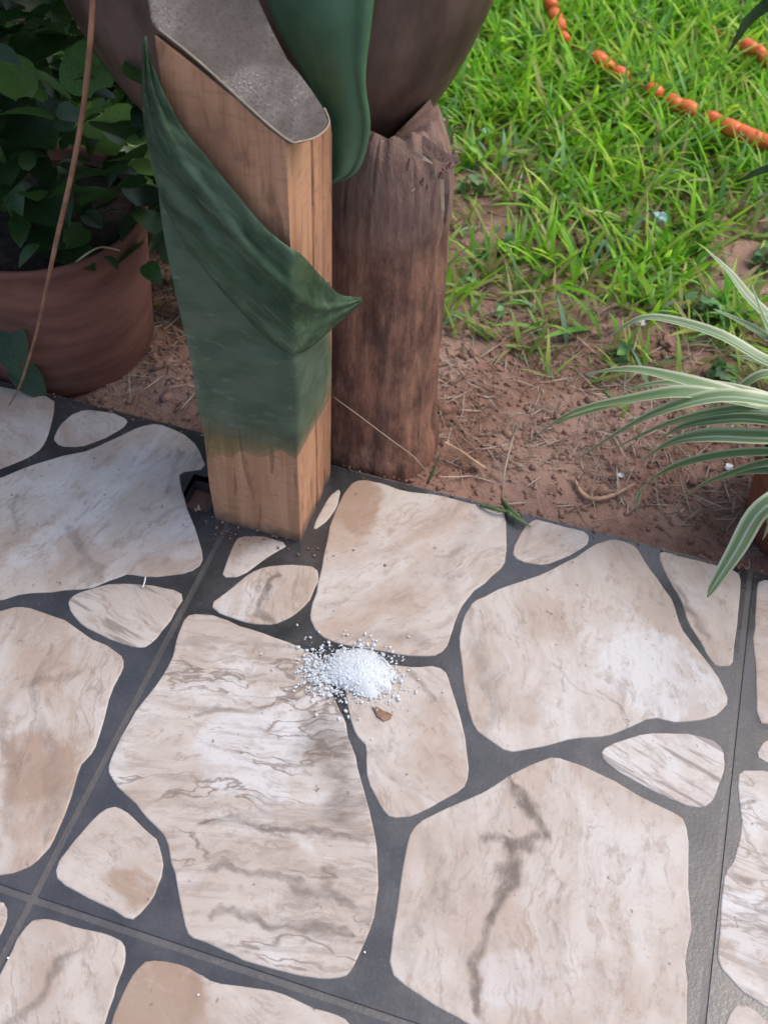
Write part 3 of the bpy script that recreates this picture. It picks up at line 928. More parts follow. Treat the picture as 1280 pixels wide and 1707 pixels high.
rc = random.Random(4)
CRK = [(3.2 + .125 * k + rc.uniform(-.05, .05), rc.choice((.0005, .001, .0015, .004)), rc.uniform(-.9, .9)) for k in range(26)]
bm = bmesh.new()
NS, zs = 168, [-.06, -.02, 0, .02, .04, .06, .08, .1, .12, .14, .16, .18, .2, .22, .24, .26, .28, .295, .305, .318, .33, .34, .36, .38, .41, .44]
rows = []
for z in zs:
    row = []
    for k in range(NS):
        q = 2 * math.pi * k / NS
        rr = LR * (1 + .05 * noise.noise((math.cos(q) * 1.6, math.sin(q) * 1.6, z * 4)) + .03 * noise.noise((math.cos(q) * 6, math.sin(q) * 6, z * 9)) + .014 * noise.noise((math.cos(q) * 22, math.sin(q) * 22, z * 12)))
        rr -= .010 * max(0, z) / .36 + max(0, z - .375) * .30
        if z > .335: rr += .002; rr -= sum(dp_ * math.exp(-((q - qa - (z - .38) * sl) / .009) ** 2) for qa, dp_, sl in CRK)
        if z in (.318, .33): rr += .0025
        if z <= 0: rr += .006
        u, v = LC.x + .004 * noise.noise((z * 6, 1, 1)) + rr * math.cos(q), LC.y + rr * math.sin(q)
        zz = z
        if z > .3: zz = min(z, bowl_under(u, v) - .001 + .002 * noise.noise((q * 12, 3, 0)), .43 + .012 * noise.noise((q * 5, 8, 0)))
        row.append(bm.verts.new((u, v, zz)))
    rows.append(row)
for r_ in range(len(rows) - 1):
    for i in range(NS):
        j = (i + 1) % NS
        bm.faces.new((rows[r_][i], rows[r_][j], rows[r_ + 1][j], rows[r_ + 1][i]))
cz = bm.verts.new((LC.x, LC.y, .40))
for i in range(NS): bm.faces.new((rows[-1][i], rows[-1][(i + 1) % NS], cz))
stump = from_bm('tree_stump', bm, LOG, smooth=True)
tag(stump, 'reddish brown tree stump with frayed cracked top behind the wooden post', 'tree stump')
# splinters and a torn flap of bark
def flake(name, pts, width, mat, parent, thick=.0025):
    """a bent strip through points"""
    V, F = [], []
    P = [Vector(p) for p in pts]
    for i, p in enumerate(P):
        t = (P[min(i + 1, len(P) - 1)] - P[max(i - 1, 0)]).normalized()
        s = t.cross(Vector((.3, -.8, .4))).normalized(); nn = t.cross(s)
        w_ = width * (1 - .8 * (i / (len(P) - 1)) ** 2)
        V += [p - s * w_ - nn * thick, p + s * w_ - nn * thick, p + s * w_ + nn * thick, p - s * w_ + nn * thick]
    for i in range(len(P) - 1):
        for k in range(4):
            a = i * 4
            F.append((a + k, a + (k + 1) % 4, a + 4 + (k + 1) % 4, a + 4 + k))
    F += [(3, 2, 1, 0), tuple(len(V) - 4 + k for k in range(4))]
    return obj(name, V, F, mat, parent, smooth=False)


flake('bark_flap', [onv(700, 238, .93), onv(722, 252, .93), onv(740, 262, .93), onv(764, 266, .935)], .0075, LOG, stump)
flake('bark_splinter', [onv(690, 255, .90), onv(705, 263, .895), onv(720, 272, .9)], .0025, PALESTEM, stump, .001)
flake('bark_splinter', [onv(738, 285, .94), onv(743, 320, .935), onv(741, 372, .94)], .004, LOG, stump)
flake('bark_splinter', [onv(736, 300, .925), onv(738, 350, .92), onv(735, 385, .925)], .0022, PALESTEM, stump, .001)

for k in range(16):      # frayed fibres round the rim
    q = -1.0 + .115 * k + rc.uniform(-.04, .04)
    bx, by = LC.x + .062 * math.cos(q), LC.y + .062 * math.sin(q)
    z0 = .385 + rc.uniform(-.02, .02)
    ox = rc.uniform(.004, .010)
    flake('bark_splinter', [(bx, by, z0), (bx + ox * .5 * math.cos(q), by + ox * .5 * math.sin(q), z0 + .012), (bx + ox * 1.3 * math.cos(q) + rc.uniform(-.006, .006), by + ox * 1.2 * math.sin(q), z0 + rc.uniform(.004, .022))], rc.uniform(.0008, .0018), rc.choice((LOG, PALESTEM)), stump, .0008)

# ---- big brown pot resting on the stump
def lathe(name, prof, mat, parent=None, sx=1, sy=1, n_=64, loc=(0, 0, 0), wob=0.0):
    V, F = [], []
    for r_, z in prof:
        for k in range(n_):
            q = 2 * math.pi * k / n_
            rr = r_ * (1 + wob * noise.noise((math.cos(q) * 1.3, math.sin(q) * 1.3, z * 4)))
            V.append((rr * math.cos(q) * sx, rr * math.sin(q) * sy, z))
    for i in range(len(prof) - 1):
        for k in range(n_):
            j = (k + 1) % n_
            F.append((i * n_ + k, i * n_ + j, (i + 1) * n_ + j, (i + 1) * n_ + k))
    F.append(tuple(range(n_))[::-1])
    F.append(tuple((len(prof) - 1) * n_ + k for k in range(n_)))
    return obj(name, V, F, mat, parent, smooth=True, loc=loc)


big = empty('brown_pot', (-.4205, 1.04, .277), 'large rounded dark brown pot resting on the tree stump', 'pot')
prof = []
for k in range(16):
    a = math.pi / 2 * k / 15 * 1.25
    prof.append((math.sin(a) * .25 + .0005, .378 - math.cos(a) * .378))
prof += [(.238, .52), (.243, .53), (.236, .535), (.225, .525), (.222, .48)]
lathe('pot_body', prof, BOWL, big, 1, .64, wob=.01)
lathe('potting_soil', [(.001, .47), (.12, .486), (.224, .482)][::-1], POTSOIL, big, 1, .64)

# broad leaf that hangs from that pot in front of the stump
bl_l = [(452, -430), (434, -270), (428, -130), (436, -60), (446, 0), (470, 60), (502, 118), (528, 168), (543, 205), (547, 255), (549, 285), (551, 303)]
bl_r = [(585, -430), (636, -270), (640, -130), (628, -60), (622, 0), (616, 55), (609, 110), (609, 150), (616, 205), (607, 258), (590, 290), (553, 305)]


def v_leaf(x, y, t, w_):
    v = .872 - .022 * math.sin(math.pi * w_) * (1 - t * .6) + .006 * math.sin(t * 9) * (w_ - .3)
    v -= .006 * math.exp(-((w_ - .93) / .06) ** 2)
    return v + max(0, (-150 - y) / 280) * .022


hang = sheet('broad_leaf', bl_l, bl_r, v_leaf, BIGLEAF, None, 50, 20, .002)
tag(hang, 'broad smooth dark green leaf hanging down beside the grey sheet', 'leaf')

# ---- terracotta pot at the left
tp = empty('terracotta_pot', (-.728, 1.0, SOILZ), 'wide brown terracotta pot on the ground left of the wooden post', 'pot')
lathe('pot_body', [(.116, 0), (.123, .01), (.128, .08), (.133, .16), (.137, .195), (.1395, .212), (.1395, .219), (.135, .221), (.131, .214), (.128, .195)], DARKPOT, tp, n_=56, wob=.01)
lathe('potting_soil', [(.131, .2), (.08, .21), (.001, .214)], POTSOIL, tp, n_=40)


# ---- leafy plant in it : separate leaves on stems
def leaf_geo(L, W, fold=.25, droop=.3, nseg=6, heart=.35):
    V, F = [], []
    for i in range(nseg + 1):
        s = i / nseg
        w_ = W * (math.sin(math.pi * min(1, s * .93 + .07)) ** .75) * (1 + heart * (1 - s)) * .5
        if i == nseg: w_ = W * .02
        y = s * L; z = -droop * L * s * s
        V += [(-w_, y - heart * .12 * L * (1 - s), z + fold * w_), (-w_ * .5, y, z + fold * w_ * .35), (0, y, z), (w_ * .5, y, z + fold * w_ * .35), (w_, y - heart * .12 * L * (1 - s), z + fold * w_)]
    for i in range(nseg):
        for k in range(4):
            q = i * 5 + k; F.append((q, q + 1, q + 6, q + 5))
    return V, F


LEAFMAT = [mat_leaf('plant_leaf_dark', (.018, .045, .015), (.035, .075, .022), .3, .3),
           mat_leaf('plant_leaf_mid', (.03, .08, .02), (.06, .13, .03), .28, .35),
           mat_leaf('plant_leaf_bright', (.12, .26, .06), (.2, .38, .12), .3, .4)]  # yellow-green leaves, and lit ones whose sky reflection is painted as colour
LM = []
for k, (W_, fo, dr, he) in enumerate(((.8, .3, .25, .4), (.6, .2, .4, .2), (.9, .15, .15, .6))):
    v_, f_ = leaf_geo(1, W_, fo, dr, 6, he)
    for mm in LEAFMAT:
        me = bpy.data.meshes.new('leaf'); me.from_pydata(v_, [], f_); me.update()
        me.polygons.foreach_set('use_smooth', [True] * len(me.polygons)); me.materials.append(mm); LM.append(me)


def put_leaf(pos, size, direc, tilt, roll, mesh, parent, ploc):
    o = bpy.data.objects.new('leaf', mesh); COL.objects.link(o)
    o.parent = parent
    o.location = Vector(pos) - Vector(ploc)
    o.rotation_euler = (tilt, roll, direc); o.scale = (size,) * 3
    return o


lp_loc = Vector((-.728, 1.0, SOILZ + .185))
lp = empty('potted_plant', lp_loc, 'leafy dark green plant growing in the terracotta pot', 'plant')
rr = random.Random(5)
# hand-placed leaves that read in the photo (pixel, y depth, size, direction, tilt, roll, mesh)
HAND = [(128, 172, 1.10, .062, 2.6, .5, .3, 5), (170, 150, 1.11, .06, .9, .3, -.3, 7), (60, 140, 1.06, .05, 2.2, .6, .5, 4), (45, 140, 1.0, .045, 1.5, .3, .2, 1),
        (100, 205, 1.06, .06, 1.9, .4, .2, 7), (165, 195, 1.08, .06, 4.2, .1, .2, 8), (195, 225, 1.1, .05, 3.6, .2, .4, 8), (225, 170, 1.14, .055, 5.2, .5, -.3, 5),
        (185, 320, 1.08, .06, 3.0, .3, .1, 1), (150, 270, 1.05, .05, 2.0, .2, .3, 4), (215, 275, 1.12, .045, 4.5, .4, .2, 5), (235, 240, 1.14, .04, 1.2, .4, .2, 8),
        (75, 305, .98, .09, 3.9, .2, .5, 0), (60, 380, .96, .10, 4.3, .3, .2, 3), (20, 240, .98, .11, 3.4, .3, -.2, 3), (10, 60, .98, .08, 3.2, .5, .2, 0),
        (70, 30, 1.0, .11, 2.5, .3, .3, 4), (120, 60, 1.04, .09, 2.9, .2, .1, 1), (40, 180, 1.0, .09, 4.0, .2, .4, 0), (15, 530, .885, .075, 3.4, -.5, .3, 3), (25, 600, .878, .06, 3.9, -.4, .5, 3),
        (243, 440, .93, .035, 4.0, .2, .3, 4), (230, 405, 1.0, .045, 3.0, .2, .3, 1), (150, 395, 1.02, .05, 1.5, .3, .2, 1)]
HAND += [(118, 168, .97, .06, 2.3, .9, .2, 8), (165, 150, .97, .055, .9, .8, -.2, 8), (90, 200, .96, .055, 2.0, .5, .3, 5), (185, 205, .98, .05, 3.9, .3, -.2, 7), (222, 178, 1.0, .05, 5.0, .6, -.2, 8), (205, 238, .99, .035, 1.3, .6, .3, 8), (48, 135, .93, .04, 1.6, .8, .2, 8), (75, 168, .95, .02, 1.6, .8, .2, 8), (150, 105, .96, .03, .6, .6, .2, 8), (185, 318, .95, .05, 3.0, .6, .1, 4), (228, 290, .98, .035, 2.0, .5, .1, 4)]
for (x, y, v, s, d, t_, ro, mi) in HAND:
    put_leaf(onv(x, y, v), s, d, t_, ro, LM[mi], lp, lp_loc)
for k in range(470):
    q, ra = rr.uniform(0, 6.28), rr.uniform(.0, .26)
    h = rr.uniform(.05, .46) - ra * .3
    p = lp_loc + Vector((-.02 + math.cos(q) * ra * 1.1, .04 + math.sin(q) * ra, max(.055, h)))
    put_leaf(p, rr.uniform(.02, .055), rr.uniform(0, 6.28), rr.uniform(-.3, .8), rr.uniform(-.6, .6), LM[rr.choice((0, 0, 1, 3, 3, 4, 4, 7))], lp, lp_loc)
for k in range(9):
    q = rr.uniform(0, 6.28)
    e = lp_loc + Vector((math.cos(q) * .15, math.sin(q) * .14, rr.uniform(.25, .5)))
    b_ = lp_loc + Vector((math.cos(q) * .03, math.sin(q) * .03, 0))
    o = tube('stem', [b_ - lp_loc, (b_ + (e - b_) * .5 + Vector((0, 0, .05))) - lp_loc, e - lp_loc], [.004, .003, .002], GREENSTEM, lp)

# ---- hanging vine in front of that pot
VP = [Vector((-.56, .985, .80)), Vector((-.605, .945, .818)), Vector((-.60, .915, .76)), onv(172, -300, .86), onv(160, -120, .82), onv(155, 0, .80), onv(150, 80, .79), onv(138, 190, .785), onv(118, 300, .785), onv(95, 400, .79), onv(78, 480, .795), onv(60, 560, .805), onv(35, 640, .82), onv(18, 680, .83)]
VP[-1].z = max(VP[-1].z, .004)
vine = tube('hanging_vine', VP, [.0026] * 10 + [.0022, .0018, .0014, .001], VINE)
tag(vine, 'thin reddish brown vine dangling in front of the terracotta pot', 'vine')

# ---- leafy tree added to shade the upper left; little of it in view
def leaf_cloud(name, centres, n_, size, mat, cols, seed, parent=None):
    g = np.random.default_rng(seed)
    C = np.array([c_[:3] for c_ in centres]); Rad = np.array([c_[3] for c_ in centres])
    wgt = Rad ** 2; wgt = wgt / wgt.sum()
    idx = g.choice(len(C), n_, p=wgt)
    d = g.normal(size=(n_, 3)); d /= np.linalg.norm(d, axis=1)[:, None]
    rad = Rad[idx] * g.uniform(.25, 1.0, n_) ** .5
    pos = C[idx] + d * rad[:, None] * np.array([1, 1, .8])
    nrm = d * .5 + g.normal(size=(n_, 3)) * .5 + np.array([0, 0, .6]); nrm /= np.linalg.norm(nrm, axis=1)[:, None]
    t = np.cross(nrm, g.normal(size=(n_, 3))); t /= np.linalg.norm(t, axis=1)[:, None]
    b = np.cross(nrm, t)
    L = size * g.uniform(.6, 1.3, n_)[:, None]; W = L * .36
    fold = nrm * W * .35
    A = pos - t * L * .5
    P1 = pos - t * L * .12 - b * W + fold; P2 = pos - t * L * .12 + b * W + fold
    M1 = pos - t * L * .1
    P3 = pos + t * L * .25 - b * W * .75 + fold * .8; P4 = pos + t * L * .25 + b * W * .75 + fold * .8
    M2 = pos + t * L * .25
    E_ = pos + t * L * .55 - nrm * L * .1
    V = np.stack([A, P1, M1, P2, P3, M2, P4, E_], 1).reshape(-1, 3)
    o8 = (np.arange(n_) * 8)[:, None]
    q = np.array([[0, 2, 1, 1], [0, 3, 2, 2]])
    F4 = np.concatenate([o8 + np.array([1, 2, 5, 4]), o8 + np.array([2, 3, 6, 5])])
    F3 = np.concatenate([o8 + np.array([0, 2, 1]), o8 + np.array([0, 3, 2]), o8 + np.array([4, 5, 7]), o8 + np.array([5, 6, 7])])
    F3b = np.concatenate([F3, F4[:, [0, 1, 2]], F4[:, [0, 2, 3]]])
    cc = np.array(cols)[g.integers(0, len(cols), n_)] * g.uniform(.7, 1.3, (n_, 1))
    cc = np.concatenate([cc, np.ones((n_, 1))], 1)
    return np_mesh(name, V, F3b, mat, parent, np.repeat(cc, 8, 0))


tr_loc = Vector((-1.5, 2.05, SOILZ))
tree = empty('added_shade_tree', tr_loc, 'dense dark leafy tree behind the terracotta pot, added to shade the upper left', 'tree')
tube('trunk', [(0, 0, -.05), (.03, .02, .6), (-.02, .05, 1.3), (.05, 0, 2.0)], [.07, .06, .05, .035], LOG, tree, 10)
g_ = random.Random(3)
cen = []
for k in range(43):
    a, h = g_.uniform(0, 6.28), g_.uniform(.15, 1.15)
    sp_ = .75 if h > .8 else .5
    cen.append((math.cos(a) * g_.uniform(.1, sp_), math.sin(a) * g_.uniform(.1, sp_) * .9, h, g_.uniform(.2, .36)))
for k in range(6):
    c_ = cen[k * 7]; tube('branch', [(0, 0, max(.3, c_[2] - .5)), (c_[0] * .5, c_[1] * .5, c_[2] - .2), c_[:3]], [.022, .015, .006], LOG, tree)
crown = leaf_cloud('crown', cen, 11000, .085, FOL, [(.02, .05, .012), (.03, .075, .016), (.045, .1, .02), (.02, .06, .03)], 5, tree)
crown['kind'] = 'stuff'
# low undergrowth between the pots
ug_c = [(-1.15 + .12 * k, 1.28 + .1 * math.sin(k * 2.1), .03 + .03 * (k % 3), .13) for k in range(7)] + [(-.95 + .1 * k, 1.5 + .08 * math.sin(k), .1, .16) for k in range(6)]
ug = leaf_cloud('undergrowth', ug_c, 1500, .05, FOL, [(.03, .075, .018), (.05, .12, .025), (.09, .2, .035)], 9)
tag(ug, 'low leafy ground cover behind the terracotta pot', 'ground cover', kind='stuff')


# ---- grass
def ground_np(U, V):
    return np.array([ground_h(u, v) for u, v in zip(U, V)])


def blades(name, U, V, Z, length, width, lean, az, col, mat, seg=4, curve=.5):
    n_ = len(U)
    t = np.linspace(0, 1, seg + 1)
    dirx, diry = np.cos(az), np.sin(az)
    sx, sy = -diry, dirx
    Vt = np.zeros((n_, seg + 1, 2, 3), np.float32)
    ang = lean[:, None] + curve[:, None] * t[None, :] * 1.0
    ds = length[:, None] / seg
    hx = np.concatenate([np.zeros((n_, 1)), np.cumsum(np.sin(ang[:, :-1]) * ds, 1)], 1)
    hz = np.concatenate([np.zeros((n_, 1)), np.cumsum(np.cos(ang[:, :-1]) * ds, 1)], 1)
    wt = width[:, None] * (np.minimum(1, .55 + 1.6 * t) * (1 - t ** 2.2) + .03)[None, :]
    tw = RNG.uniform(-.9, .9, n_)[:, None] * t[None, :]
    for s, sg in ((0, -.5), (1, .5)):
        Vt[:, :, s, 0] = U[:, None] + hx * dirx[:, None] + sg * wt * (sx[:, None] * np.cos(tw))
        Vt[:, :, s, 1] = V[:, None] + hx * diry[:, None] + sg * wt * (sy[:, None] * np.cos(tw))
        Vt[:, :, s, 2] = Z[:, None] + hz + sg * wt * np.sin(tw)
    VV = Vt.reshape(-1, 3)
    base = (np.arange(n_) * (seg + 1) * 2)[:, None, None]
    q = (np.arange(seg) * 2)[:, None] + np.array([0, 1, 3, 2])[None, :]
    FF = (base + q[None]).reshape(-1, 4)
    cc = np.repeat(col, (seg + 1) * 2, 0)
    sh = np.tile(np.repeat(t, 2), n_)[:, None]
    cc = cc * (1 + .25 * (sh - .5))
    cc = np.concatenate([cc, np.ones((len(cc), 1))], 1)
    return np_mesh(name, VV, FF, mat, None, cc)


def dens(u, v):
    n1 = noise.noise((u * 4.2, v * 4.2, 5.5)); n2 = noise.noise((u * 11, v * 11, 8.5))
    e = 1.13 + .08 * n1 + .05 * (u + .2)
    k = max(0, min(1, (v - e) / .10)) * .74 * max(0.14, min(1, .8 + 1.0 * n1 + 1.6 * n2))
    k += max(0, min(1, (v - 1.60 - .2 * n1 - .12 * n2) / .3)) * 1.0
    if u < -.5: k *= max(0, 1 - (-.5 - u) / .25) * .5 if v < 1.9 else .6
    return min(1.0, k)


tu, tv, tk = [], [], []
while len(tu) < 9800:
    u, v = RNG.uniform(-1.7, 1.7), RNG.uniform(1.05, 3.6)
    if RNG.random() < dens(u, v) * (1 if v < 2.7 else .6): tu.append(u); tv.append(v); tk.append(dens(u, v))
tu, tv, tk = map(np.array, (tu, tv, tk))
per = np.where(tk > .6, 5, 4)
ix = np.repeat(np.arange(len(tu)), per); n_ = len(ix)
U = tu[ix] + RNG.normal(0, .012, n_); Vv = tv[ix] + RNG.normal(0, .012, n_)
dn = tk[ix]
Z = ground_np(U, Vv) - .003
az = RNG.uniform(0, 6.283, n_)
length = RNG.uniform(.045, .12, n_) * (.5 + .65 * dn); width = RNG.uniform(.005, .0115, n_) * (.6 + .5 * dn)
lean = RNG.uniform(.3, 1.25, n_); curve = RNG.uniform(.2, 1.2, n_)
pal = np.array([(.29, .60, .035), (.22, .52, .035), (.44, .68, .06), (.15, .40, .05), (.26, .5, .16), (.55, .64, .14)])
col = pal[RNG.choice(6, n_, p=[.3, .22, .2, .12, .1, .06])] * RNG.uniform(.75, 1.2, (n_, 1))
dryness = (RNG.random(n_) < np.where(dn < .7, .34, .06))[:, None]
col = np.where(dryness, np.array([(.38, .34, .14)]) * RNG.uniform(.7, 1.1, (n_, 1)), col)
col = np.where((dn < .7)[:, None] & ~dryness, col * np.array([(.85, .74, 1.5)]) + np.array([(.03, .025, .03)]), col)
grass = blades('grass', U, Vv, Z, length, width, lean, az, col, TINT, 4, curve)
tag(grass, 'bright green grass growing thick at the back and thin on the red soil', 'grass', kind='stuff')

# straw and dead bits on the soil
n_ = 7000
U = RNG.uniform(-.75, .9, n_); Vv = .89 + RNG.gamma(2.2, .15, n_); Z = ground_np(U, Vv) + .0015
scol = np.array([(.36, .29, .23), (.26, .18, .13), (.17, .11, .085), (.46, .40, .33)])[RNG.integers(0, 4, n_)] * RNG.uniform(.7, 1.1, (n_, 1))
straw = blades('straw_litter', U, Vv, Z, RNG.uniform(.012, .055, n_), RNG.uniform(.0008, .0026, n_), RNG.uniform(1.3, 1.55, n_), RNG.uniform(0, 6.28, n_), scol, DRY, 3, RNG.uniform(-.15, .12, n_))
tag(straw, 'dry straw and dead grass scattered over the red soil', 'straw', kind='stuff')

# clods
icos = bmesh.new(); bmesh.ops.create_icosphere(icos, subdivisions=1, radius=1)
iv = np.array([v.co[:] for v in icos.verts]); icf = np.array([[v.index for v in f.verts] for f in icos.faces]); icos.free()


def lumps(name, U, V, Z, S, mat, flat=.6, colors=None, parent=None, jit=.3, smooth=False):
    n_ = len(U)
    P = iv[None] * (1 + RNG.uniform(-jit, jit, (n_, len(iv), 1)))
    an = RNG.uniform(0, 6.28, n_); c_, s_ = np.cos(an)[:, None], np.sin(an)[:, None]
    el = RNG.uniform(.65, 1.35, (n_, 1))
    X = P[:, :, 0] * el; Y = P[:, :, 1] / el; ZZ = P[:, :, 2] * flat
    W = np.stack([(X * c_ - Y * s_) * S[:, None] + U[:, None], (X * s_ + Y * c_) * S[:, None] + V[:, None], ZZ * S[:, None] + Z[:, None]], 2)
    FF = (np.arange(n_) * len(iv))[:, None, None] + icf[None]
    cc = None if colors is None else np.repeat(np.concatenate([colors, np.ones((n_, 1))], 1), len(iv), 0)
    return np_mesh(name, W.reshape(-1, 3), FF.reshape(-1, 3), mat, parent, cc, smooth)


n_ = 7000
U = RNG.uniform(-.8, .95, n_); Vv = .882 + RNG.gamma(1.8, .15, n_); S = RNG.gamma(1.4, .00115, n_) + .0008
clods = lumps('soil_clods', U, Vv, ground_np(U, Vv) + S * .15, S, SOIL, .7, jit=.45)
tag(clods, 'small crumbs and clods of red soil', 'soil', kind='stuff')

n_ = 420
U = np.concatenate([RNG.uniform(-.28, .5, 260), RNG.normal(-.34, .07, 90), RNG.uniform(-.8, -.4, 70)]); Vv = np.concatenate([.872 - RNG.gamma(1.0, .006, 260), RNG.normal(.735, .012, 90), .868 - RNG.gamma(1.0, .008, 70)]); S = RNG.gamma(1.5, .0005, n_) + .0004
crumbs = lumps('soil_crumbs', U, Vv, S * .4 + .0006, S, SOIL, .6, jit=.45)
tag(crumbs, 'crumbs of red soil spilled along the porch edge', 'soil', kind='stuff')

# broad low weeds in the bare strip
wd_c = [(-.05, 1.45, 0, .03), (-.2, 1.4, 0, .025), (.12, 1.36, 0, .03), (-.12, 1.53, 0, .03), (-.22, 1.3, 0, .02), (.2, 1.5, 0, .03), (-.28, 1.55, 0, .02), (-.16, 1.24, 0, .02), (.02, 1.22, 0, .02), (.16, 1.22, 0, .02)]
weeds = leaf_cloud('low_weeds', [(u, v, ground_h(u, v) + .012, r_) for (u, v, z, r_) in wd_c], 190, .022, FOL, [(.12, .28, .10), (.18, .36, .11), (.24, .38, .2)], 40)
tag(weeds, 'small low weeds with tiny round leaves in the patchy grass', 'weeds', kind='stuff')

# ---- spider plant and its pot at the right
pr = empty('plant_pot', (.302, .985, SOILZ), 'reddish brown pot at the right edge, under the striped leaves', 'pot')
lathe('pot_body', [(.086, 0), (.09, .008), (.097, .06), (.105, .108), (.11, .111), (.111, .128), (.105, .13), (.1, .118)], TERRA, pr, n_=48, wob=.008)
lathe('potting_soil', [(.1, .12), (.05, .126), (.001, .128)], POTSOIL, pr, n_=32)
spl = Vector((.315, .99, SOILZ + .125))
spp = empty('spider_plant', spl, 'spider plant with long striped green and white leaves arching over the porch edge', 'plant')


def strap(px, depths, width, pale=.0, dry=0.0, twist=0.0):
    """leaf through photo points (tip last) at the given y depths"""
    P = [onv(x, y, d) - spl for (x, y), d in zip(px, depths)]
    n1 = 22
    C = []
    for i in range(n1 + 1):
        t = i / n1
        n_2 = len(P) - 1; s = min(t * n_2, n_2 - 1e-6); k = int(s); f = s - k
        p0, p1, p2, p3 = P[max(k - 1, 0)], P[k], P[k + 1], P[min(k + 2, n_2)]
        C.append(.5 * (2 * p1 + (p2 - p0) * f + (2 * p0 - 5 * p1 + 4 * p2 - p3) * f * f + (3 * p1 - p0 - 3 * p2 + p3) * f ** 3))
    V, F, UVs = [], [], []
    for i, c in enumerate(C):
        t = i / n1
        tg = (C[min(i + 1, n1)] - C[max(i - 1, 0)]).normalized()
        s = tg.cross(Vector((0, 0, 1)))
        if s.length < .05: s = Vector((1, 0, 0))
        s.normalize(); nn = s.cross(tg)
        s = s * math.cos(twist) + nn * math.sin(twist); nn = s.cross(tg)
        w_ = width * .56 * (min(1, .62 + t * 1.2)) * (1 - max(0, (t - .45) / .55) ** 1.9) + .0004
        for k, (a, h) in enumerate(((-1, .28), (-.5, .09), (0, 0), (.5, .09), (1, .28))):
            V.append(c + s * a * w_ + nn * h * w_); UVs.append((a * .5 + .5, t))
    for i in range(n1):
        for k in range(4):
            q = i * 5 + k; F.append((q, q + 1, q + 6, q + 5))
    o = obj('leaf', V, F, SPIDER, spp, smooth=True)
    uvl = o.data.uv_layers.new(name='UVMap')
    for lp_ in o.data.loops: uvl.data[lp_.index].uv = UVs[lp_.vertex_index]
    o['pale'] = float(pale); o['dry'] = float(dry)
    return o


strap([(1400, 720), (1320, 690), (1215, 655), (1130, 632), (1050, 616), (978, 623)], [.97, .95, .94, .94, .95, .96], .0165, 0, .2)
strap([(1400, 730), (1310, 690), (1230, 668), (1140, 655), (1060, 665), (950, 690), (870, 746)], [.97, .94, .92, .91, .91, .92, .93], .0175, .1, .3)
strap([(1400, 740), (1340, 690), (1280, 670), (1200, 662), (1120, 680), (1050, 710), (955, 770)], [.97, .93, .91, .9, .895, .895, .9], .0185, .6, .2)
strap([(1400, 760), (1330, 735), (1250, 730), (1180, 728), (1120, 738), (1062, 772)], [.96, .92, .9, .89, .89, .895], .0205, 1.0, .1)
strap([(1400, 780), (1330, 758), (1250, 755), (1170, 765), (1110, 785), (1070, 815), (1058, 850)], [.96, .92, .9, .895, .895, .9, .905], .0115, 0, .6)
strap([(1420, 760), (1360, 790), (1300, 828), (1260, 860), (1225, 920), (1190, 975), (1178, 996)], [.94, .88, .84, .825, .812, .80, .798], .0195, .9, 1.0)
strap([(1400, 640), (1330, 625), (1270, 600), (1200, 560), (1120, 535), (1065, 532), (1013, 563)], [1.0, 1.02, 1.03, 1.04, 1.05, 1.05, 1.04], .0155, .5, .1)
strap([(1420, 640), (1360, 590), (1300, 545), (1250, 500), (1215, 455), (1175, 415)], [1.0, 1.05, 1.08, 1.10, 1.12, 1.13], .0145, .7, 0)
strap([(1420, 650), (1350, 600), (1290, 570), (1240, 540), (1188, 515)], [1.0, 1.04, 1.06, 1.08, 1.09], .0125, .6, 0)
strap([(1400, 660), (1330, 630), (1270, 625), (1215, 660), (1165, 690)], [1.0, 1.0, .99, .98, .98], .011, .2, .1)
strap([(1400, 700), (1320, 672), (1230, 662), (1130, 655), (1040, 672), (940, 700), (905, 715)], [.99, .97, .955, .945, .945, .95, .955], .012, 0, .4)
strap([(1400, 800), (1330, 790), (1260, 785), (1190, 800), (1140, 830)], [.96, .93, .92, .925, .93], .011, 0, .5)
strap([(1420, 780), (1370, 770), (1330, 800), (1290, 850), (1270, 900)], [.94, .9, .87, .86, .86], .016, .4, 0)
strap([(1400, 735), (1330, 700), (1260, 684), (1180, 690), (1100, 712), (1020, 750)], [.97, .94, .915, .91, .91, .915], .013, .5, .2)
strap([(1400, 705), (1330, 680), (1240, 652), (1160, 640), (1090, 640), (1030, 655)], [.98, .96, .955, .955, .96, .965], .012, .2, .1)
strap([(1400, 745), (1330, 715), (1255, 700), (1190, 702), (1130, 715), (1085, 745)], [.965, .93, .905, .9, .9, .905], .015, .9, .1)
strap([(1410, 690), (1350, 650), (1300, 620), (1255, 600), (1215, 592)], [1.0, 1.02, 1.03, 1.04, 1.05], .011, .6, 0)
strap([(1410, 800), (1340, 775), (1280, 772), (1215, 790), (1160, 815), (1120, 850)], [.95, .92, .905, .905, .91, .92], .010, .1, .5)
strap([(1420, 700), (1360, 650), (1310, 600), (1275, 540), (1250, 470)], [1.0, 1.03, 1.05, 1.07, 1.08], .011, .5, 0)
rs = random.Random(17)
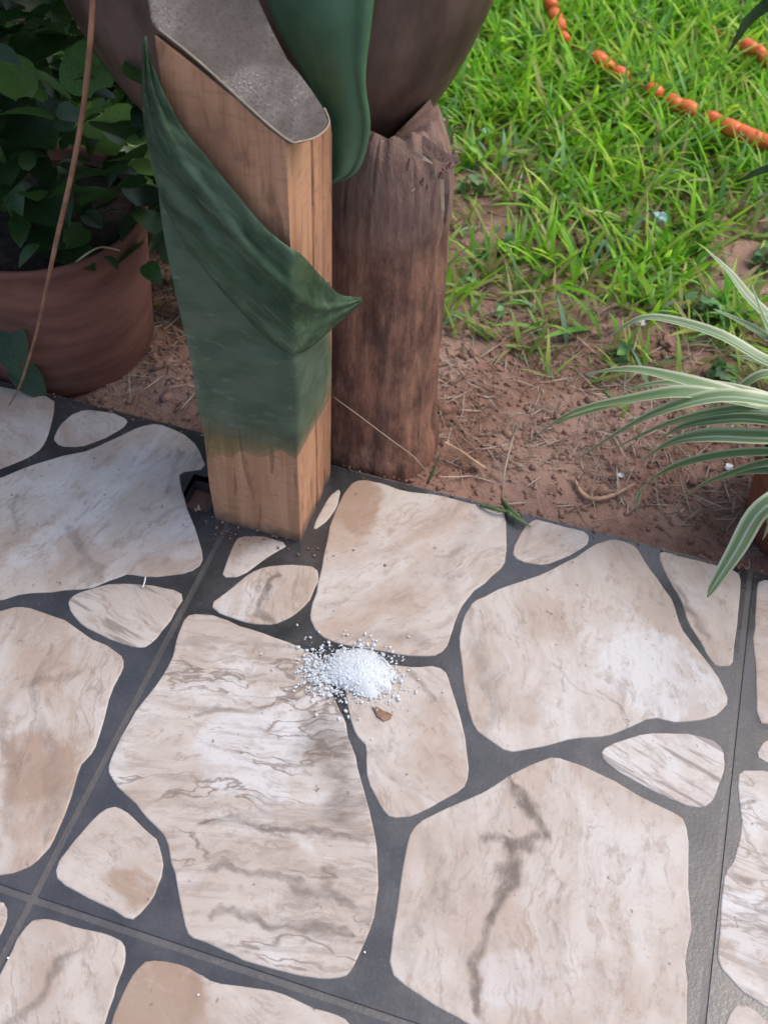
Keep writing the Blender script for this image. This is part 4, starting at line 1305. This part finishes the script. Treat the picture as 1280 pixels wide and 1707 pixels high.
for k in range(16):       # the rest of the rosette, past the frame's right edge
    a = rs.uniform(-1.7, 1.9); L_ = rs.uniform(.2, .34)
    c0 = Vector((.315, .99, SOILZ + .13)); pts = []
    P = [c0 + Vector((math.cos(a) * L_ * s, math.sin(a) * L_ * s, .16 * math.sin(s * 2.4) * rs.uniform(.8, 1.1))) - spl for s in (0, .3, .55, .8, 1)]
    V, F, UVs = [], [], []
    for i in range(13):
        t = i / 12; s = min(t * 4, 3.999); kk = int(s); f = s - kk
        c = P[kk].lerp(P[kk + 1], f)
        sd_ = Vector((-math.sin(a), math.cos(a), 0)); w_ = .009 * (1 - t ** 2.2) + .0004
        for q, (b, h) in enumerate(((-1, .28), (-.5, .09), (0, 0), (.5, .09), (1, .28))):
            V.append(c + sd_ * b * w_ + Vector((0, 0, h * w_))); UVs.append((b * .5 + .5, t))
    for i in range(12):
        for q in range(4): F.append((i * 5 + q, i * 5 + q + 1, i * 5 + q + 6, i * 5 + q + 5))
    o = obj('leaf', V, F, SPIDER, spp, smooth=True)
    uvl = o.data.uv_layers.new(name='UVMap')
    for lp_ in o.data.loops: uvl.data[lp_.index].uv = UVs[lp_.vertex_index]
    o['pale'] = rs.uniform(0, 1); o['dry'] = .2

# a second plant whose dark leaf tips reach in at the upper right
up_loc = Vector((.62, 1.35, SOILZ))
upl = empty('dark_leaved_plant', up_loc, 'tall plant at the upper right edge showing only dark pointed leaf tips', 'plant')
DARKLEAF = mat_leaf('dark_edged_leaf', (.03, .06, .022), (.055, .1, .035), .4, .3)
for (pts, dep_, wd_) in (([(1420, -30), (1340, -20), (1290, 0), (1245, 35), (1212, 90)], [1.25, 1.22, 1.2, 1.2, 1.2], .019),
                         ([(1420, 260), (1350, 262), (1300, 275), (1255, 290), (1228, 305)], [1.3, 1.27, 1.25, 1.25, 1.25], .014),
                         ([(1420, 300), (1380, 330), (1330, 370), (1296, 410), (1272, 455)], [1.3, 1.27, 1.25, 1.25, 1.25], .014)):
    P = [onv(x, y, d) - up_loc for (x, y), d in zip(pts, dep_)]
    V, F = [], []
    for i in range(17):
        t = i / 16; s = min(t * 4, 3.999); kk = int(s); f = s - kk
        c = P[kk].lerp(P[kk + 1], f); tg = (P[kk + 1] - P[kk]).normalized()
        sd_ = tg.cross(Vector((.2, -.4, 1))).normalized(); nn = sd_.cross(tg)
        w_ = wd_ * .5 * (1 - max(0, (t - .3) / .7) ** 1.6) + .0004
        for b, h in ((-1, .3), (0, 0), (1, .3)): V.append(c + sd_ * b * w_ + nn * h * w_)
    for i in range(16):
        for q in range(2): F.append((i * 3 + q, i * 3 + q + 1, i * 3 + q + 4, i * 3 + q + 3))
    obj('leaf', V, F, DARKLEAF, upl, smooth=True)
    tube('stem', [(0, 0, -.02), (0.03, -.02, .2), tuple(P[0])], [.005, .004, .003], GREENSTEM, upl)

# ---- heap of white granules
pc = onz(585, 1122)
heap = empty('granule_heap', (pc.x, pc.y, .002), 'small heap of coarse white granules spilled on the stone floor', 'granules')
heap_px = lambda x, y: (onz(x, y, .004) - Vector((pc.x, pc.y, .002)))
HC = heap_px(598, 1118)
V, F = [], []
NR, NA = 26, 84
for i in range(NR + 1):
    s = i / NR
    for k in range(NA):
        q = 2 * math.pi * k / NA
        ru, rv = .039, .028
        rad = s * (1 + .22 * noise.noise((math.cos(q) * 2, math.sin(q) * 2, 3.3)))
        x, y = HC.x + math.cos(q) * ru * rad, HC.y + math.sin(q) * rv * rad
        h = .0088 * max(0, 1 - s ** 2.2) + .0011 * noise.noise((x * 420, y * 420, 1)) * (1 - s * .6)
        V.append((x, y, h + .0004))
for i in range(NR):
    for k in range(NA):
        j = (k + 1) % NA
        F.append((i * NA + k, i * NA + j, (i + 1) * NA + j, (i + 1) * NA + k))
obj('heap_core', V, F, SALT, heap, smooth=True)
n_ = 3600
q = RNG.uniform(0, 6.283, n_); rad = np.abs(RNG.normal(0, .52, n_))
gu = HC.x + np.cos(q) * rad * .041; gv = HC.y + np.sin(q) * rad * .030
n2 = 700       # thinner skirt to the left
gu = np.concatenate([gu, RNG.normal(heap_px(540, 1118).x, .0135, n2)]); gv = np.concatenate([gv, RNG.normal(heap_px(540, 1122).y, .0125, n2)])
n3 = 90
gu = np.concatenate([gu, RNG.normal(HC.x - .008, .034, n3)]); gv = np.concatenate([gv, RNG.normal(HC.y, .026, n3)])
s2 = ((gu - HC.x) / .039) ** 2 + ((gv - HC.y) / .028) ** 2
gz = .0066 * np.maximum(0, 1 - s2 ** .8) + RNG.uniform(.0, .0012, len(gu)) + .0008
gr = lumps('granule', gu, gv, gz, np.clip(RNG.gamma(3, .0003, len(gu)), .0003, .0022), SALT, .8, None, heap, .45)
gr['kind'] = 'stuff'
for (x, y, s) in ((497, 1078, .0024), (512, 1083, .0022), (622, 1066, .0016), (532, 1052, .0016), (575, 1050, .0012), (565, 1197, .0019), (581, 1194, .0018), (521, 1167, .002), (492, 1120, .0016), (490, 1150, .0016), (576, 1184, .0022), (536, 1080, .0022), (548, 1070, .002)):
    p = heap_px(x, y)
    lumps('granule', np.array([p.x]), np.array([p.y]), np.array([s * .7 - .0005]), np.array([s]), SALT, .8, None, heap, .3)

# ---- orange beads on a cord in the grass
def beads(pxs, label, sizes):
    P0 = [onz(x, y, SOILZ + .05) for x, y in pxs]
    loc = P0[0].copy(); loc.z = SOILZ
    root = empty('bead_string', loc, label, 'bead string')
    tube('cord', [p - loc - Vector((0, 0, .004 * (k % 2))) for k, p in enumerate(P0)], .0016, CORD, root, 5, 3)
    prof = [(0.0005, -1), (.55, -.97), (.9, -.72), (1, -.3), (1, .3), (.9, .72), (.55, .97), (.0005, 1)]
    V, F = [], []
    for r_, z in prof:
        for k in range(12):
            q = 2 * math.pi * k / 12; V.append((r_ * math.cos(q), r_ * math.sin(q), z))
    for i in range(len(prof) - 1):
        for k in range(12):
            j = (k + 1) % 12; F.append((i * 12 + k, i * 12 + j, (i + 1) * 12 + j, (i + 1) * 12 + k))
    me = bpy.data.meshes.new('bead'); me.from_pydata(V, [], F); me.update()
    me.polygons.foreach_set('use_smooth', [True] * len(me.polygons)); me.materials.append(ORANGE)
    for k, (p, s) in enumerate(zip(P0, sizes)):
        if s <= 0: continue
        o = bpy.data.objects.new('bead', me); COL.objects.link(o); o.parent = root; o.location = p - loc
        d = (P0[min(k + 1, len(P0) - 1)] - P0[max(k - 1, 0)]).normalized()
        o.rotation_mode = 'QUATERNION'; o.rotation_quaternion = d.to_track_quat('Z', 'Y')
        o.scale = (s * .0142, s * .0136, s * .0165)


b1 = [(905, -40), (912, -12), (918, 6), (925, 26), (931, 42), (940, 62), (970, 84), (998, 99), (1010, 108), (1034, 123), (1062, 138), (1090, 152), (1122, 171), (1147, 181), (1187, 199), (1203, 207), (1219, 214), (1238, 222), (1253, 230), (1275, 236), (1310, 250)]
beads(b1, 'string of orange beads lying in the grass, the longer near one', [1, 1, 1, 1, 1, .7, 0, 1, .9, .9, 0, .95, 1, 1, .95, 1, 1.05, 1.0, 1.1, .9, 1])
b2 = [(1180, 40), (1215, 62), (1247, 78), (1264, 85), (1278, 100), (1310, 112)]
beads(b2, 'short far string of orange beads at the upper right corner of the lawn', [0, 0, 1, .8, .9, 1])

# ---- litter, twigs, small things
def crumple(name, x, y, s, mat, label, cat, z=None, group=None):
    p = onz(x, y, SOILZ + .02 if z is None else z)
    if z is None: p.z = ground_h(p.x, p.y) + s * (2.2 if mat is BLUEW else .7)
    bm = bmesh.new(); bmesh.ops.create_icosphere(bm, subdivisions=2, radius=1)
    for v in bm.verts:
        k = noise.noise(v.co * 1.7 + Vector((x, y, 0))) * .6 + noise.noise(v.co * 4 + Vector((y, x, 0))) * .25
        v.co = v.co * (1 + k); v.co.z *= .6
        v.co *= s
    o = from_bm(name, bm, mat, loc=p); return tag(o, label, cat, group)


crumple('blue_scrap', 1100, 364, .011, BLUEW, 'crumpled pale blue scrap of wrapper lying in the grass', 'litter')
crumple('blue_scrap', 808, 217, .008, BLUEW, 'small bluish scrap half hidden in grass near the brown pot', 'litter')
crumple('white_scrap', 1070, 526, .0075, WHITE, 'small white crumb above the tip of a striped leaf', 'litter')
crumple('white_scrap', 1162, 529, .0075, WHITE, 'small white crumb behind the arching striped leaf, nearer the right edge', 'litter')
crumple('white_scrap', 1038, 780, .0038, WHITE, 'tiny white crumb on the red soil under the striped leaves', 'litter')
crumple('white_scrap', 1219, 768, .0055, WHITE, 'pale crumb caught beside the reddish pot at right', 'litter')
crumple('small_stone', 1115, 555, .011, SOIL, 'small reddish clod on bare soil behind the arching leaf', 'clod')

o = flake('wood_chip', [onz(740, 742, -.012), onz(765, 755, -.016), onz(788, 770, -.016), onz(808, 780, -.02)], .0048, TWIG, None, .0035)
tag(o, 'orange brown wood chip on the red soil right of the stump', 'wood chip')
o = tube('twig', [onz(958, 800, -.02), onz(966, 818, -.022), onz(985, 832, -.022), onz(1020, 826, -.02), onz(1058, 806, -.016)], [.0016, .0028, .0032, .0028, .0015], TWIG)
tag(o, 'crooked brown twig on the soil under the striped leaves', 'twig')
o = tube('dry_stem', [onz(836, 832, -.02), onz(840, 790, .005), onv(853, 735, .985), onv(860, 706, .99)], .0012, PALESTEM)
tag(o, 'thin dry stem sticking up from the soil beside the porch edge', 'stem')
o = tube('dry_stem', [onv(556, 662, .872), onv(600, 694, .865), onv(650, 732, .862), onv(690, 762, .866), onz(722, 800, .0015)], .0006, PALESTEM)
tag(o, 'fine pale fibre stretched across the foot of the stump', 'fibre')
o = tube('dry_stem', [onz(1050, 600, -.02), onz(1058, 575, 0.0), onv(1068, 532, 1.33)], .001, PALESTEM)
tag(o, 'thin dry stem below the white crumb near the striped leaf', 'stem')
o = tube('dry_stem', [onz(118, 444, .17), onv(150, 420, .9), onv(172, 412, .93), onv(200, 418, .96)], .0012, PALESTEM)
tag(o, 'pale dry stem bent over the rim of the terracotta pot', 'stem')
# green sprig on the porch edge
sp_loc = onz(850, 850, .0)
sprig = empty('green_sprig', sp_loc, 'dark green grass sprig lying over the porch edge', 'sprig')
for (a, b, c_) in (((836, 833), (850, 848), (876, 872)), ((838, 838), (855, 860), (885, 878)), ((800, 842), (830, 850), (868, 858)), ((842, 845), (850, 858), (862, 866))):
    P = [onz(*a, .004) - sp_loc, onz(*b, .009) - sp_loc, onz(*c_, .0035) - sp_loc]
    tube('blade', P, [.0022, .0026, .0006], GREENSTEM, sprig, 5, 5)
o = tube('grass_blade', [onz(712, 806, .003), onv(722, 785, .868), onv(735, 754, .872)], [.0016, .0018, .0005], GREENSTEM)
tag(o, 'single dark green blade standing at the porch edge by the stump', 'grass blade')
o = tube('white_twig', [onz(243, 962, .004), onz(241, 972, .004), onz(238, 979, .004)], .0008, WHITE)
tag(o, 'tiny white sliver on the dark joint at left', 'sliver')
o = chip('brown_flake', [(620, 1178), (628, 1177), (640, 1184), (655, 1190), (652, 1197), (640, 1202), (628, 1194)], .0022, .0036, FLAKE)
tag(o, 'small brown dry leaf flake on the stone below the white granules', 'flake')
o = chip('tile_chip', [(322, 868), (330, 838), (335, 850), (338, 866), (360, 870), (362, 876), (334, 879)], -.03, -.0035, STONE)
tag(o, 'broken pale tile chip in the hole beside the post', 'chip')
for (x, y, lab) in ((608, 1587, 'tiny pale grit speck on the dark joint below the big veined stone'), (331, 1658, 'tiny pale grit speck on the brown stone at the bottom'), (14, 1597, 'tiny white sliver on the stone at the lower left')):
    o = crumple('grit', x, y, .0009, WHITE, lab, 'grit', .0034)

SC.cycles.max_bounces = 8
SC.cycles.transparent_max_bounces = 12
